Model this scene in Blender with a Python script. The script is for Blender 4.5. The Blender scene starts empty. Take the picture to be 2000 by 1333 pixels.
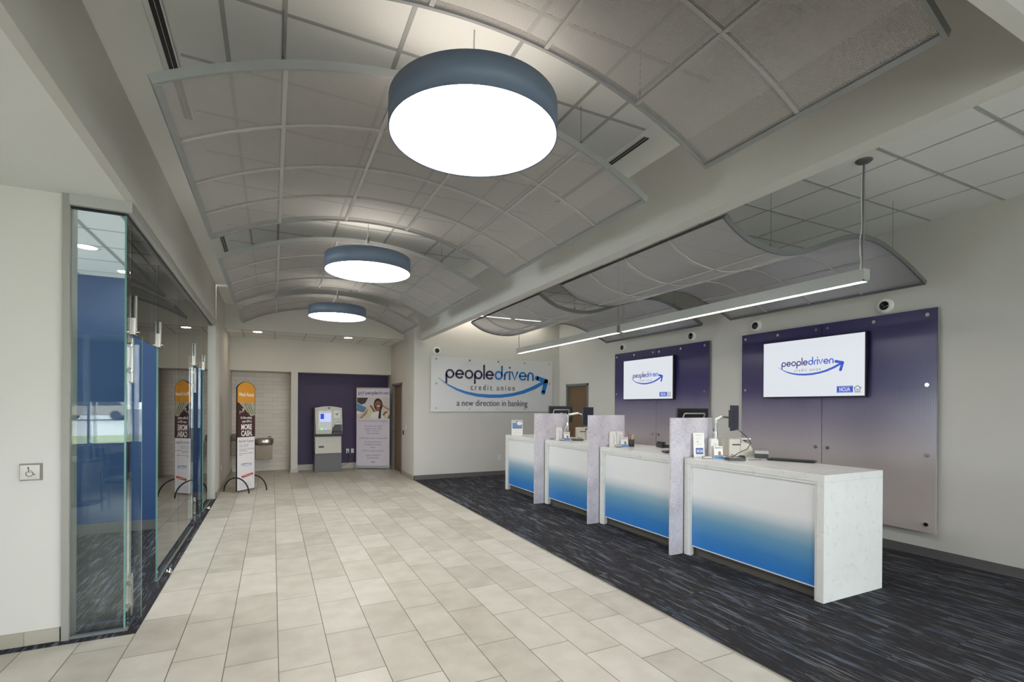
import bpy, bmesh, math, random
from mathutils import Matrix, Vector
random.seed(7)
S = bpy.context.scene
COL = S.collection
PI = math.pi

# ---------------------------------------------------------------- camera
CAMF, CAMCY, YAW, PITCH, ROLL, CAMH = 961.13, 796.50, 0.452709, -0.00252, 0.005891, 1.64
sy, cy_ = math.sin(YAW), math.cos(YAW)
sp, cp = math.sin(PITCH), math.cos(PITCH)
sr, cr = math.sin(ROLL), math.cos(ROLL)
fw0, rt0, up0 = Vector((sy, cy_, 0)), Vector((cy_, -sy, 0)), Vector((0, 0, 1))
fw1 = fw0*cp + up0*sp
up1 = up0*cp - fw0*sp
rt2 = rt0*cr + up1*sr
up2 = up1*cr - rt0*sr
cam = bpy.data.cameras.new('camera')
cam.sensor_width = 36.0
cam.lens = CAMF/2000*36
cam.shift_y = (CAMCY-666.5)/2000
cam.clip_start = 0.05
cam.clip_end = 400
camo = bpy.data.objects.new('camera', cam)
COL.objects.link(camo)
m = Matrix.Identity(4)
for i, v in enumerate((rt2, up2, -fw1)):
    for j in range(3):
        m[j][i] = v[j]
m.translation = Vector((0, 0, CAMH))
camo.matrix_world = m
S.camera = camo

# ---------------------------------------------------------------- world, exposure
S.view_settings.view_transform = 'Standard'
S.view_settings.look = 'None'
S.view_settings.exposure = 1.14
S.view_settings.gamma = 1.0
S.view_settings.use_curve_mapping = False
try:
    S.cycles.use_denoising = True
    S.cycles.max_bounces = 9
    S.cycles.diffuse_bounces = 5
    S.cycles.glossy_bounces = 4
    S.cycles.transparent_max_bounces = 24
    S.cycles.sample_clamp_indirect = 6
except Exception:
    pass
W = bpy.data.worlds.new('sky')
S.world = W
W.use_nodes = True
wb = W.node_tree.nodes['Background']
wb.inputs[0].default_value = (0.93, 0.94, 0.98, 1)
wb.inputs[1].default_value = 6.5
# sampling portals over the storefront glazing behind the viewer and the added office window
for px0, px1, side in ((-5.1, 6.4, 0), (5.0, 9.5, 1)):
    la = bpy.data.lights.new('window_portal', 'AREA')
    la.shape = 'RECTANGLE'; la.size = px1-px0; la.size_y = 2.3
    la.cycles.is_portal = True
    lo_ = bpy.data.objects.new('window_portal', la)
    lo_.location = ((px0+px1)/2, -3.75, 1.8) if side == 0 else (-5.34, (px0+px1)/2, 1.75)
    lo_.rotation_euler = (math.pi/2, 0, 0) if side == 0 else (math.pi/2, 0, -math.pi/2)
    COL.objects.link(lo_)
LAMP_E, LINE_E, WASH_E, DOWN_E = 10.8, 16.0, 10.0, 30.0
UP_E, LINE_UP_E = 0.8, 1.0  # added upward glow of the pendants, lifts the ceilings

# ---------------------------------------------------------------- materials
def lin(c):
    c = c/255
    return c/12.92 if c <= 0.04045 else ((c+0.055)/1.055)**2.4
def rgb(*c):
    return (lin(c[0]), lin(c[1]), lin(c[2]), 1)

class NT:
    def __init__(s, name):
        s.m = bpy.data.materials.new(name)
        s.m.use_nodes = True
        s.t = s.m.node_tree
        s.b = s.t.nodes['Principled BSDF']
        s.out = s.t.nodes['Material Output']
    def n(s, typ, **kw):
        nd = s.t.nodes.new(typ)
        for k, v in kw.items():
            setattr(nd, k, v)
        return nd
    def l(s, a, b):
        s.t.links.new(a, b)
    def math(s, op, a, b=None, c=None):
        nd = s.n('ShaderNodeMath', operation=op)
        for i, v in enumerate((a, b, c)):
            if v is None:
                continue
            if isinstance(v, (int, float)):
                nd.inputs[i].default_value = v
            else:
                s.l(v, nd.inputs[i])
        return nd.outputs[0]
    def coord(s, kind='Object'):
        return s.n('ShaderNodeTexCoord').outputs[kind]
    def xyz(s, kind='Object'):
        sp_ = s.n('ShaderNodeSeparateXYZ')
        s.l(s.coord(kind), sp_.inputs[0])
        return sp_.outputs
    def comb(s, x, y, z):
        nd = s.n('ShaderNodeCombineXYZ')
        for i, v in enumerate((x, y, z)):
            if isinstance(v, (int, float)):
                nd.inputs[i].default_value = v
            else:
                s.l(v, nd.inputs[i])
        return nd.outputs[0]
    def noise(s, vec, scale, detail=2, rough=0.5):
        nd = s.n('ShaderNodeTexNoise')
        nd.inputs['Scale'].default_value = scale
        nd.inputs['Detail'].default_value = detail
        nd.inputs['Roughness'].default_value = rough
        if vec is not None:
            s.l(vec, nd.inputs['Vector'])
        return nd.outputs['Fac']
    def mix(s, f, a, b):
        nd = s.n('ShaderNodeMix', data_type='RGBA')
        for i, v in ((0, f), (6, a), (7, b)):
            if isinstance(v, (int, float)):
                nd.inputs[i].default_value = v
            elif isinstance(v, tuple):
                nd.inputs[i].default_value = v
            else:
                s.l(v, nd.inputs[i])
        return nd.outputs[2]
    def ramp(s, f, stops, interp='LINEAR'):
        nd = s.n('ShaderNodeValToRGB')
        e = nd.color_ramp
        e.interpolation = interp
        while len(e.elements) < len(stops):
            e.elements.new(0.5)
        for el, (p, c) in zip(e.elements, stops):
            el.position = p
            el.color = c
        s.l(f, nd.inputs[0])
        return nd.outputs[0]
    def base(s, c, rough=0.5, metal=0.0):
        if isinstance(c, tuple):
            s.b.inputs['Base Color'].default_value = c
        else:
            s.l(c, s.b.inputs['Base Color'])
        s.b.inputs['Roughness'].default_value = rough
        s.b.inputs['Metallic'].default_value = metal
        return s
    def bump(s, h, strength=0.2, dist=0.01):
        nd = s.n('ShaderNodeBump')
        nd.inputs['Strength'].default_value = strength
        nd.inputs['Distance'].default_value = dist
        s.l(h, nd.inputs['Height'])
        s.l(nd.outputs[0], s.b.inputs['Normal'])

_mc = {}
def plain(name, c, rough=0.5, metal=0.0, var=0.04, scale=8.0):
    """painted / moulded surface with a faint procedural mottling"""
    if name in _mc:
        return _mc[name]
    k = NT(name)
    f = k.noise(k.coord(), scale, 3)
    a = rgb(*c)
    lo = tuple(min(1, x*(1-var)) for x in a[:3])+(1,)
    hi = tuple(min(1, x*(1+var)) for x in a[:3])+(1,)
    k.base(k.mix(f, lo, hi), rough, metal)
    _mc[name] = k.m
    return k.m
def glow(name, c, e):
    if name in _mc:
        return _mc[name]
    k = NT(name)
    k.base(rgb(*c), 0.6)
    k.b.inputs['Emission Color'].default_value = rgb(*c)
    k.b.inputs['Emission Strength'].default_value = e
    _mc[name] = k.m
    return k.m

PAINT = plain('wall_paint', (205, 202, 197), 0.75, var=0.02, scale=2)
PAINT_W = plain('white_paint', (228, 228, 226), 0.8, var=0.02, scale=2)
PAINT_BLUE = plain('blue_paint', (38, 70, 114), 0.6, var=0.03, scale=2)
PAINT_PURPLE = plain('purple_paint', (66, 52, 88), 0.6, var=0.03, scale=2)
PAINT_DK = plain('dark_trim', (92, 92, 93), 0.5, var=0.03)
GREY_METAL = plain('grey_metal_frame', (120, 121, 122), 0.4, 0.2)
FRAME_GREY = plain('cloud_frame_grey', (142, 144, 144), 0.6, 0.0)
WAVE_GREY = plain('wave_frame_grey', (104, 106, 108), 0.5, 0.1)
RIB_GREY = plain('cloud_rib_grey', (172, 170, 167), 0.6, 0.0)
STEEL = plain('brushed_steel', (178, 172, 165), 0.28, 1.0, var=0.08, scale=30)
CHROME = plain('chrome', (215, 215, 212), 0.12, 1.0, var=0.02)
BLACK = plain('black_plastic', (22, 22, 25), 0.35)
DKGREY = plain('dark_grey_plastic', (62, 62, 64), 0.45)
NAVY = plain('navy_plastic', (38, 39, 56), 0.45)
WHITE = plain('white_plastic', (226, 224, 220), 0.4, var=0.015)
CREAM = plain('cream_plastic', (205, 200, 188), 0.45, var=0.02)
SILVER = plain('silver_plastic', (176, 178, 176), 0.35, 0.3)
WOODB = plain('brown_door_wood', (112, 88, 62), 0.5, var=0.12, scale=5)
TOEK = plain('toe_kick_laminate', (84, 78, 72), 0.6, var=0.15, scale=14)
GREEN_EDGE = plain('glass_edge', (120, 165, 155), 0.2)
RUBBER = plain('black_rubber', (30, 29, 30), 0.7)
OLIVE = plain('lawn_grass', (150, 156, 110), 0.9, var=0.25, scale=3)
ASPHALT = plain('asphalt', (190, 188, 186), 0.9, var=0.1)
LEAF = plain('tree_leaves', (56, 70, 40), 0.9, var=0.35, scale=2)
CAR = plain('car_paint', (150, 140, 125), 0.3, 0.5)
SHADE = plain('roller_shade', (60, 62, 66), 0.8)
DRUM = plain('drum_blue_grey', (100, 113, 134), 0.5, var=0.03)
CABLE_W = plain('white_cable', (190, 190, 188), 0.5)
WIRE = plain('steel_wire', (110, 110, 108), 0.4, 0.8)
LAMPM = glow('lamp_diffuser', (255, 249, 243), LAMP_E)
LINEM = glow('linear_diffuser', (255, 249, 242), LINE_E)
WASHM = glow('wash_diffuser', (255, 246, 232), WASH_E)
UPM = glow('lamp_added_uplight', (255, 246, 235), UP_E)
LINEUP = glow('linear_added_uplight', (255, 248, 236), LINE_UP_E)
DOWNM = glow('downlight_lens', (255, 236, 205), DOWN_E)
def lcd(name, c, e):
    k = NT(name)
    k.base(rgb(14, 14, 16), 0.35)
    k.b.inputs['Emission Color'].default_value = rgb(*c)
    k.b.inputs['Emission Strength'].default_value = e
    return k.m
SCREEN = lcd('tv_screen', (232, 237, 244), 0.40)
SCR_BLUE = lcd('tv_blue', (52, 84, 200), 0.42)
SCR_PURP = lcd('tv_purple', (50, 34, 120), 0.40)
SCR_BLACK = lcd('tv_black', (25, 25, 28), 0.3)
SCR_GREY = lcd('tv_grey', (110, 115, 135), 0.4)
LOGO_P = plain('logo_purple', (42, 26, 78), 0.4)
LOGO_B = plain('logo_blue', (34, 118, 196), 0.4)
LOGO_K = plain('logo_ink', (46, 42, 60), 0.5)

def tiles():
    k = NT('stone_floor_tile')
    x, y, z = k.xyz()
    rw = k.math('DIVIDE', k.math('SUBTRACT', x, 0.04), 0.3048)
    row = k.math('FLOOR', rw)
    fx = k.math('FRACT', rw)
    yy = k.math('DIVIDE', k.math('ADD', k.math('SUBTRACT', y, 3.94), k.math('MULTIPLY', row, 0.2045)), 0.613)
    cell = k.math('FLOOR', yy)
    fy = k.math('FRACT', yy)
    gx = k.math('MULTIPLY', k.math('MINIMUM', fx, k.math('SUBTRACT', 1.0, fx)), 0.3048)
    gy = k.math('MULTIPLY', k.math('MINIMUM', fy, k.math('SUBTRACT', 1.0, fy)), 0.613)
    g = k.math('MINIMUM', gx, gy)
    grout = k.math('LESS_THAN', g, 0.0024)
    wn = k.n('ShaderNodeTexWhiteNoise')
    k.l(k.comb(row, cell, 0.0), wn.inputs['Vector'])
    co = k.coord()
    n1 = k.noise(co, 5, 4)
    n2 = k.noise(co, 170, 3, 0.7)
    f = k.math('ADD', k.math('MULTIPLY', wn.outputs['Value'], 0.25), k.math('ADD', k.math('MULTIPLY', n1, 0.5), k.math('MULTIPLY', n2, 0.45)))
    c = k.ramp(f, [(0.30, rgb(160, 154, 143)), (0.55, rgb(184, 179, 168)), (0.85, rgb(204, 200, 191))])
    c = k.mix(grout, c, rgb(74, 68, 60))
    k.base(c, 0.42)
    k.bump(k.math('SUBTRACT', k.math('MULTIPLY', n2, 0.3), grout), 0.25, 0.002)
    return k.m
TILE = tiles()

def carpet():
    k = NT('streaked_carpet')
    x, y, z = k.xyz()
    cx = k.math('FLOOR', k.math('DIVIDE', x, 0.25))
    cyy = k.math('FLOOR', k.math('DIVIDE', k.math('ADD', y, k.math('MULTIPLY', cx, 0.37)), 1.0))
    wn = k.n('ShaderNodeTexWhiteNoise')
    k.l(k.comb(cx, cyy, 0.0), wn.inputs['Vector'])
    off = k.math('MULTIPLY', wn.outputs['Value'], 40)
    v1 = k.comb(k.math('MULTIPLY', x, 75), k.math('MULTIPLY', y, 3.4), off)
    v2 = k.comb(k.math('MULTIPLY', x, 130), k.math('MULTIPLY', y, 8.0), off)
    v3 = k.comb(k.math('MULTIPLY', x, 16), k.math('MULTIPLY', y, 1.6), off)
    v4 = k.comb(k.math('MULTIPLY', x, 400), k.math('MULTIPLY', y, 90), 0.0)
    a = k.noise(v1, 1.0, 2)
    b = k.noise(v2, 1.0, 2)
    c3 = k.noise(v3, 1.0, 1)
    fz = k.noise(v4, 1.0, 1)
    s1 = k.math('MULTIPLY', k.math('SUBTRACT', k.math('ADD', a, k.math('MULTIPLY', k.math('SUBTRACT', c3, 0.5), 0.5)), 0.565), 9)
    s1 = k.math('MULTIPLY', k.math('MAXIMUM', k.math('MINIMUM', s1, 1.0), 0.0), k.math('ADD', 0.35, fz))
    s2 = k.math('MULTIPLY', k.math('SUBTRACT', k.math('ADD', b, k.math('MULTIPLY', k.math('SUBTRACT', c3, 0.5), 0.35)), 0.59), 8)
    s2 = k.math('MULTIPLY', k.math('MAXIMUM', k.math('MINIMUM', s2, 1.0), 0.0), k.math('ADD', 0.1, fz))
    hue = k.noise(k.comb(k.math('MULTIPLY', x, 20), k.math('MULTIPLY', y, 0.8), off), 1.0, 1)
    sc = k.ramp(hue, [(0.44, rgb(112, 113, 116)), (0.54, rgb(88, 106, 130)), (0.66, rgb(84, 87, 114))])
    col = k.mix(s1, rgb(46, 45, 48), sc)
    col = k.mix(s2, col, rgb(120, 121, 124))
    k.base(col, 0.95)
    k.b.inputs['Specular IOR Level'].default_value = 0.15
    k.bump(fz, 0.3, 0.004)
    return k.m
CARPET = carpet()

def brick(name, c, mort, w, h, rough, off=0.5, plane='xz'):
    k = NT(name)
    x, y, z = k.xyz()
    nd = k.n('ShaderNodeTexBrick')
    nd.offset = off
    nd.inputs['Scale'].default_value = 1.0
    nd.inputs['Brick Width'].default_value = w
    nd.inputs['Row Height'].default_value = h
    nd.inputs['Mortar Size'].default_value = 0.0022
    nd.inputs['Mortar Smooth'].default_value = 0.1
    nd.inputs['Color1'].default_value = rgb(*c)
    nd.inputs['Color2'].default_value = rgb(*[v-9 for v in c])
    nd.inputs['Mortar'].default_value = rgb(*mort)
    k.l(k.comb(x, z, 0.0), nd.inputs['Vector'])
    k.base(nd.outputs['Color'], rough)
    return k.m
NICHE = brick('white_wall_tile', (222, 214, 204), (168, 160, 150), 0.40, 0.1015, 0.45)
BASETILE = brick('base_tile', (168, 162, 148), (130, 124, 112), 0.6, 1.0, 0.5)

def mesh_mat(name, c, rough, metal, pitch=0.0085, r=0.25):
    k = NT(name)
    x, y, z = k.xyz()
    u = k.math('DIVIDE', x, pitch)
    v = k.math('DIVIDE', y, pitch*0.866)
    rowi = k.math('FLOOR', v)
    odd = k.math('MODULO', k.math('ABSOLUTE', rowi), 2.0)
    fu = k.math('SUBTRACT', k.math('FRACT', k.math('ADD', u, k.math('MULTIPLY', odd, 0.5))), 0.5)
    fv = k.math('MULTIPLY', k.math('SUBTRACT', k.math('FRACT', v), 0.5), 0.866)
    d = k.math('SQRT', k.math('ADD', k.math('MULTIPLY', fu, fu), k.math('MULTIPLY', fv, fv)))
    solid = k.math('GREATER_THAN', d, r)
    n = k.noise(k.coord(), 1.5, 2)
    a = rgb(*c)
    k.base(k.mix(n, tuple(q*0.95 for q in a[:3])+(1,), a), rough, metal)
    k.l(solid, k.b.inputs['Alpha'])
    return k.m
MESH = mesh_mat('perforated_metal', (166, 162, 159), 0.6, 0.1)
MESH2 = mesh_mat('perforated_metal_wave', (182, 180, 181), 0.48, 0.5, r=0.2)

def glass_mat(name, tint, ior=1.5):
    k = NT(name)
    tr = k.n('ShaderNodeBsdfTransparent')
    tr.inputs[0].default_value = tint
    gl = k.n('ShaderNodeBsdfGlossy')
    gl.inputs['Roughness'].default_value = 0.0
    gl.inputs[0].default_value = (1, 1, 1, 1)
    fr = k.n('ShaderNodeFresnel')
    fr.inputs['IOR'].default_value = ior
    mx = k.n('ShaderNodeMixShader')
    k.l(fr.outputs[0], mx.inputs[0])
    k.l(tr.outputs[0], mx.inputs[1])
    k.l(gl.outputs[0], mx.inputs[2])
    k.l(mx.outputs[0], k.out.inputs[0])
    return k.m
GLASS = glass_mat('clear_glass', (0.92, 0.955, 0.945, 1))

def quartz():
    k = NT('white_quartz')
    co = k.coord()
    n = k.noise(co, 6.5, 7, 0.7)
    v = k.math('ABSOLUTE', k.math('SUBTRACT', n, 0.5))
    patch = k.noise(co, 14, 2)
    w = k.math('MULTIPLY', k.math('LESS_THAN', v, 0.010), k.math('GREATER_THAN', patch, 0.56))
    c = k.mix(k.noise(co, 6, 4), rgb(218, 218, 216), rgb(229, 229, 226))
    c = k.mix(k.math('MULTIPLY', w, 0.30), c, rgb(150, 148, 142))
    k.base(c, 0.22)
    return k.m
QUARTZ = quartz()

def counter_front():
    k = NT('blue_fade_panel')
    x, y, z = k.xyz()
    wob = k.math('MULTIPLY', k.math('SUBTRACT', k.noise(k.comb(y, 0.0, k.math('MULTIPLY', z, 2.0)), 1.6, 1), 0.5), 0.05)
    c = k.ramp(k.math('ADD', z, wob), [(0.10, rgb(34, 118, 202)), (0.25, rgb(52, 126, 192)), (0.42, rgb(100, 152, 186)),
                   (0.53, rgb(154, 180, 194)), (0.61, rgb(204, 211, 217)), (0.68, rgb(230, 230, 232))])
    st = k.noise(k.comb(k.math('MULTIPLY', y, 3.0), 0.0, k.math('MULTIPLY', z, 260.0)), 1.0, 1)
    c = k.mix(k.math('MULTIPLY', st, 0.06), c, rgb(170, 175, 180))
    k.base(c, 0.30, 0.0)
    return k.m
CFRONT = counter_front()

def purple_panel():
    k = NT('purple_fade_panel')
    x, y, z = k.xyz()
    zz = k.math('DIVIDE', z, 3.0)
    c = k.ramp(zz, [(0.10, rgb(186, 176, 172)), (0.36, rgb(176, 167, 168)), (0.48, rgb(140, 132, 148)), (0.62, rgb(76, 69, 112)), (0.72, rgb(56, 50, 102)), (0.9, rgb(50, 45, 94))])
    gy = k.math('ABSOLUTE', k.math('SUBTRACT', k.math('FRACT', k.math('DIVIDE', y, 0.021)), 0.5))
    gz = k.math('ABSOLUTE', k.math('SUBTRACT', k.math('FRACT', k.math('DIVIDE', z, 0.021)), 0.5))
    ln = k.math('MAXIMUM', k.math('GREATER_THAN', gy, 0.42), k.math('GREATER_THAN', gz, 0.42))
    env = k.ramp(zz, [(0.28, (0, 0, 0, 1)), (0.45, (0.8, 0.8, 0.8, 1)), (0.55, (1, 1, 1, 1)), (0.66, (0, 0, 0, 1))])
    pn = k.math('MULTIPLY', k.noise(k.comb(k.math('MULTIPLY', y, 2.5), 0.0, k.math('MULTIPLY', z, 2.5)), 1.0, 2), 0.75)
    c = k.mix(k.math('MULTIPLY', k.math('MULTIPLY', ln, env), pn), c, rgb(176, 172, 188))
    k.base(c, 0.24)
    return k.m
PURP = purple_panel()

def divider_mat():
    k = NT('woven_resin')
    x, y, z = k.xyz()
    a = k.noise(k.comb(k.math('MULTIPLY', x, 260), k.math('MULTIPLY', y, 260), k.math('MULTIPLY', z, 14)), 1.0, 2)
    b = k.noise(k.comb(k.math('MULTIPLY', x, 14), k.math('MULTIPLY', y, 14), k.math('MULTIPLY', z, 260)), 1.0, 2)
    big = k.noise(k.coord(), 3.0, 3)
    f = k.math('ADD', k.math('MULTIPLY', k.math('ADD', a, b), 0.5), k.math('MULTIPLY', k.math('SUBTRACT', big, 0.5), 0.5))
    c = k.ramp(f, [(0.34, rgb(172, 167, 180)), (0.5, rgb(208, 202, 212)), (0.66, rgb(226, 222, 228))])
    k.base(c, 0.3)
    return k.m
DIVM = divider_mat()
def ceil_tile():
    k = NT('ceiling_tile')
    n = k.noise(k.coord(), 220, 2, 0.8)
    k.base(k.mix(n, rgb(218, 218, 215), rgb(234, 234, 231)), 0.9)
    return k.m
CTILE = ceil_tile()
TEE = plain('ceiling_tee', (172, 173, 171), 0.5, 0.1)

# ---------------------------------------------------------------- mesh builder
def T(x=0, y=0, z=0, rz=0, rx=0, ry=0):
    return Matrix.Translation((x, y, z)) @ Matrix.Rotation(rz, 4, 'Z') @ Matrix.Rotation(ry, 4, 'Y') @ Matrix.Rotation(rx, 4, 'X')
def frame(o, right, up):
    r = Vector(right).normalized(); u = Vector(up).normalized(); n = r.cross(u)
    mm = Matrix.Identity(4)
    for i, v in enumerate((r, u, n)):
        for j in range(3):
            mm[j][i] = v[j]
    mm.translation = Vector(o)
    return mm

class MB:
    def __init__(s, M=None):
        s.v, s.f, s.mi, s.M, s.sm = [], [], [], M, []
    def add(s, vs, fs, mi=0, M=None, smooth=False):
        o = len(s.v)
        for p in vs:
            p = Vector(p)
            if M is not None:
                p = M @ p
            if s.M is not None:
                p = s.M @ p
            s.v.append(p)
        for q in fs:
            s.f.append([o+i for i in q]); s.mi.append(mi); s.sm.append(smooth)
        return s
    def box(s, x0, x1, y0, y1, z0, z1, mi=0, M=None, b=0.0):
        if x0 > x1: x0, x1 = x1, x0
        if y0 > y1: y0, y1 = y1, y0
        if z0 > z1: z0, z1 = z1, z0
        if b <= 0:
            vs = [(x, y, z) for z in (z0, z1) for y in (y0, y1) for x in (x0, x1)]
            fs = [(0, 2, 3, 1), (4, 5, 7, 6), (0, 1, 5, 4), (2, 6, 7, 3), (0, 4, 6, 2), (1, 3, 7, 5)]
            return s.add(vs, fs, mi, M)
        bm = bmesh.new()
        bmesh.ops.create_cube(bm, size=1)
        for v in bm.verts:
            v.co = Vector(((x0+x1)/2+v.co.x*(x1-x0), (y0+y1)/2+v.co.y*(y1-y0), (z0+z1)/2+v.co.z*(z1-z0)))
        bmesh.ops.bevel(bm, geom=list(bm.edges), offset=b, segments=2, affect='EDGES', profile=0.5)
        bm.verts.index_update()
        s.add([v.co.copy() for v in bm.verts], [[v.index for v in f.verts] for f in bm.faces], mi, M)
        bm.free()
        return s
    def lathe(s, prof, n=32, mi=0, M=None, smooth=True, cap0=False, cap1=False):
        """prof: (r, z) pairs about Z"""
        vs = []
        for r, z in prof:
            for i in range(n):
                a = 2*PI*i/n
                vs.append((r*math.cos(a), r*math.sin(a), z))
        fs = []
        for k in range(len(prof)-1):
            for i in range(n):
                j = (i+1) % n
                fs.append((k*n+i, k*n+j, (k+1)*n+j, (k+1)*n+i))
        s.add(vs, fs, mi, M, smooth)
        if cap0: s.add(vs[:n], [tuple(range(n))[::-1]], mi, M)
        if cap1: s.add(vs[-n:], [tuple(range(n))], mi, M)
        return s
    def cyl(s, p0, p1, r, n=16, mi=0, r1=None, M=None):
        p0, p1 = Vector(p0), Vector(p1)
        d = p1-p0
        q = d.to_track_quat('Z', 'Y').to_matrix().to_4x4()
        mm = Matrix.Translation(p0) @ q
        if M is not None: mm = M @ mm
        L = d.length
        return s.lathe([(r, 0), (r if r1 is None else r1, L)], n, mi, mm, True, True, True)
    def tube(s, pts, r, n=8, mi=0, M=None):
        pts = [Vector(p) for p in pts]
        rings = []
        prev = None
        for i, p in enumerate(pts):
            d = (pts[min(i+1, len(pts)-1)]-pts[max(i-1, 0)]).normalized()
            ref = Vector((0, 0, 1)) if abs(d.z) < 0.95 else Vector((1, 0, 0))
            if prev is None:
                u = d.cross(ref).normalized()
            else:
                u = (prev-d*prev.dot(d)).normalized()
            prev = u
            w = d.cross(u)
            rings.append([p+(u*math.cos(2*PI*k/n)+w*math.sin(2*PI*k/n))*r for k in range(n)])
        vs = [q for rg in rings for q in rg]
        fs = [(k*n+i, k*n+(i+1) % n, (k+1)*n+(i+1) % n, (k+1)*n+i) for k in range(len(pts)-1) for i in range(n)]
        s.add(vs, fs, mi, M, True)
        s.add(rings[0], [tuple(range(n))[::-1]], mi, M)
        s.add(rings[-1], [tuple(range(n))], mi, M)
        return s
    def prism(s, poly, d0, d1, mi=0, M=None):
        """2-D polygon (x, y) extruded from z=d0 to z=d1"""
        n = len(poly)
        vs = [(x, y, d0) for x, y in poly]+[(x, y, d1) for x, y in poly]
        fs = [tuple(range(n))[::-1], tuple(range(n, 2*n))]+[(i, (i+1) % n, n+(i+1) % n, n+i) for i in range(n)]
        return s.add(vs, fs, mi, M)
    def strip(s, L, R, d0, d1, mi=0, M=None):
        """ribbon between two polylines of equal length"""
        for i in range(len(L)-1):
            q = [L[i], R[i], R[i+1], L[i+1]]
            a = sum(q[k][0]*q[(k+1) % 4][1]-q[(k+1) % 4][0]*q[k][1] for k in range(4))
            if a < 0: q = q[::-1]
            s.prism(q, d0, d1, mi, M)
        return s
    def stroke(s, pts, w, d0, d1, mi=0, M=None, caps=True):
        pts = [Vector(p) for p in pts]
        L, R = [], []
        for i, p in enumerate(pts):
            d = (pts[min(i+1, len(pts)-1)]-pts[max(i-1, 0)])
            if d.length < 1e-9: d = Vector((1, 0))
            d.normalize()
            n = Vector((-d.y, d.x))*(w/2)
            L.append(tuple(p+n)); R.append(tuple(p-n))
        s.strip(L, R, d0, d1, mi, M)
        if caps:
            for p in (pts[0], pts[-1]):
                s.prism([(p.x+w/2*math.cos(2*PI*k/12), p.y+w/2*math.sin(2*PI*k/12)) for k in range(12)], d0, d1, mi, M)
        return s
    def ellipse(s, x, y, rx, ry, d0, d1, mi=0, M=None, n=24, rot=0):
        ca, sa = math.cos(rot), math.sin(rot)
        return s.prism([(x+rx*math.cos(2*PI*k/n)*ca-ry*math.sin(2*PI*k/n)*sa, y+rx*math.cos(2*PI*k/n)*sa+ry*math.sin(2*PI*k/n)*ca) for k in range(n)], d0, d1, mi, M)
    def text(s, st, x0, x1, base, xh, d0, d1, mi=0, M=None, bold=0.0):
        """lettering spanning x0..x1 with the given x-height above its baseline"""
        vs, fs, w, xhh = glyphs(st, bold)
        sx = (x1-x0)/w
        k = xh/xhh
        s.add([(x0+v[0]*sx, base+v[1]*k, d0 if v[2] < 0.5 else d1) for v in vs], fs, mi, M)
        return s
    def build(s, name, mats, parent=None, loc=None):
        me = bpy.data.meshes.new(name)
        me.from_pydata([tuple(v) for v in s.v], [], s.f)
        if not isinstance(mats, (list, tuple)): mats = [mats]
        for mm in mats: me.materials.append(mm)
        if any(s.mi): me.polygons.foreach_set('material_index', s.mi)
        if any(s.sm): me.polygons.foreach_set('use_smooth', s.sm)
        me.update()
        o = bpy.data.objects.new(name, me)
        COL.objects.link(o)
        if parent is not None: o.parent = parent
        if loc is not None: o.location = loc
        return o

_tc = {}
def glyphs(st, bold):
    key = (st, bold)
    if key in _tc: return _tc[key]
    def mk(t):
        cu = bpy.data.curves.new('lettering_source', 'FONT')
        cu.body = t
        cu.size = 1.0
        cu.offset = bold
        cu.resolution_u = 3
        cu.extrude = 0.5
        ob = bpy.data.objects.new('lettering_source', cu)
        COL.objects.link(ob)
        dg = bpy.context.evaluated_depsgraph_get()
        me = bpy.data.meshes.new_from_object(ob.evaluated_get(dg))
        vs = [(v.co.x, v.co.y, v.co.z+0.5) for v in me.vertices]
        fs = [tuple(p.vertices) for p in me.polygons]
        bpy.data.objects.remove(ob); bpy.data.curves.remove(cu); bpy.data.meshes.remove(me)
        return vs, fs
    vs, fs = mk(st)
    xv, _ = mk('x')
    xh = max(v[1] for v in xv)
    mn = min(v[0] for v in vs); mxx = max(v[0] for v in vs)
    _tc[key] = ([(x-mn, y, z) for x, y, z in vs], fs, mxx-mn, xh)
    return _tc[key]

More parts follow.
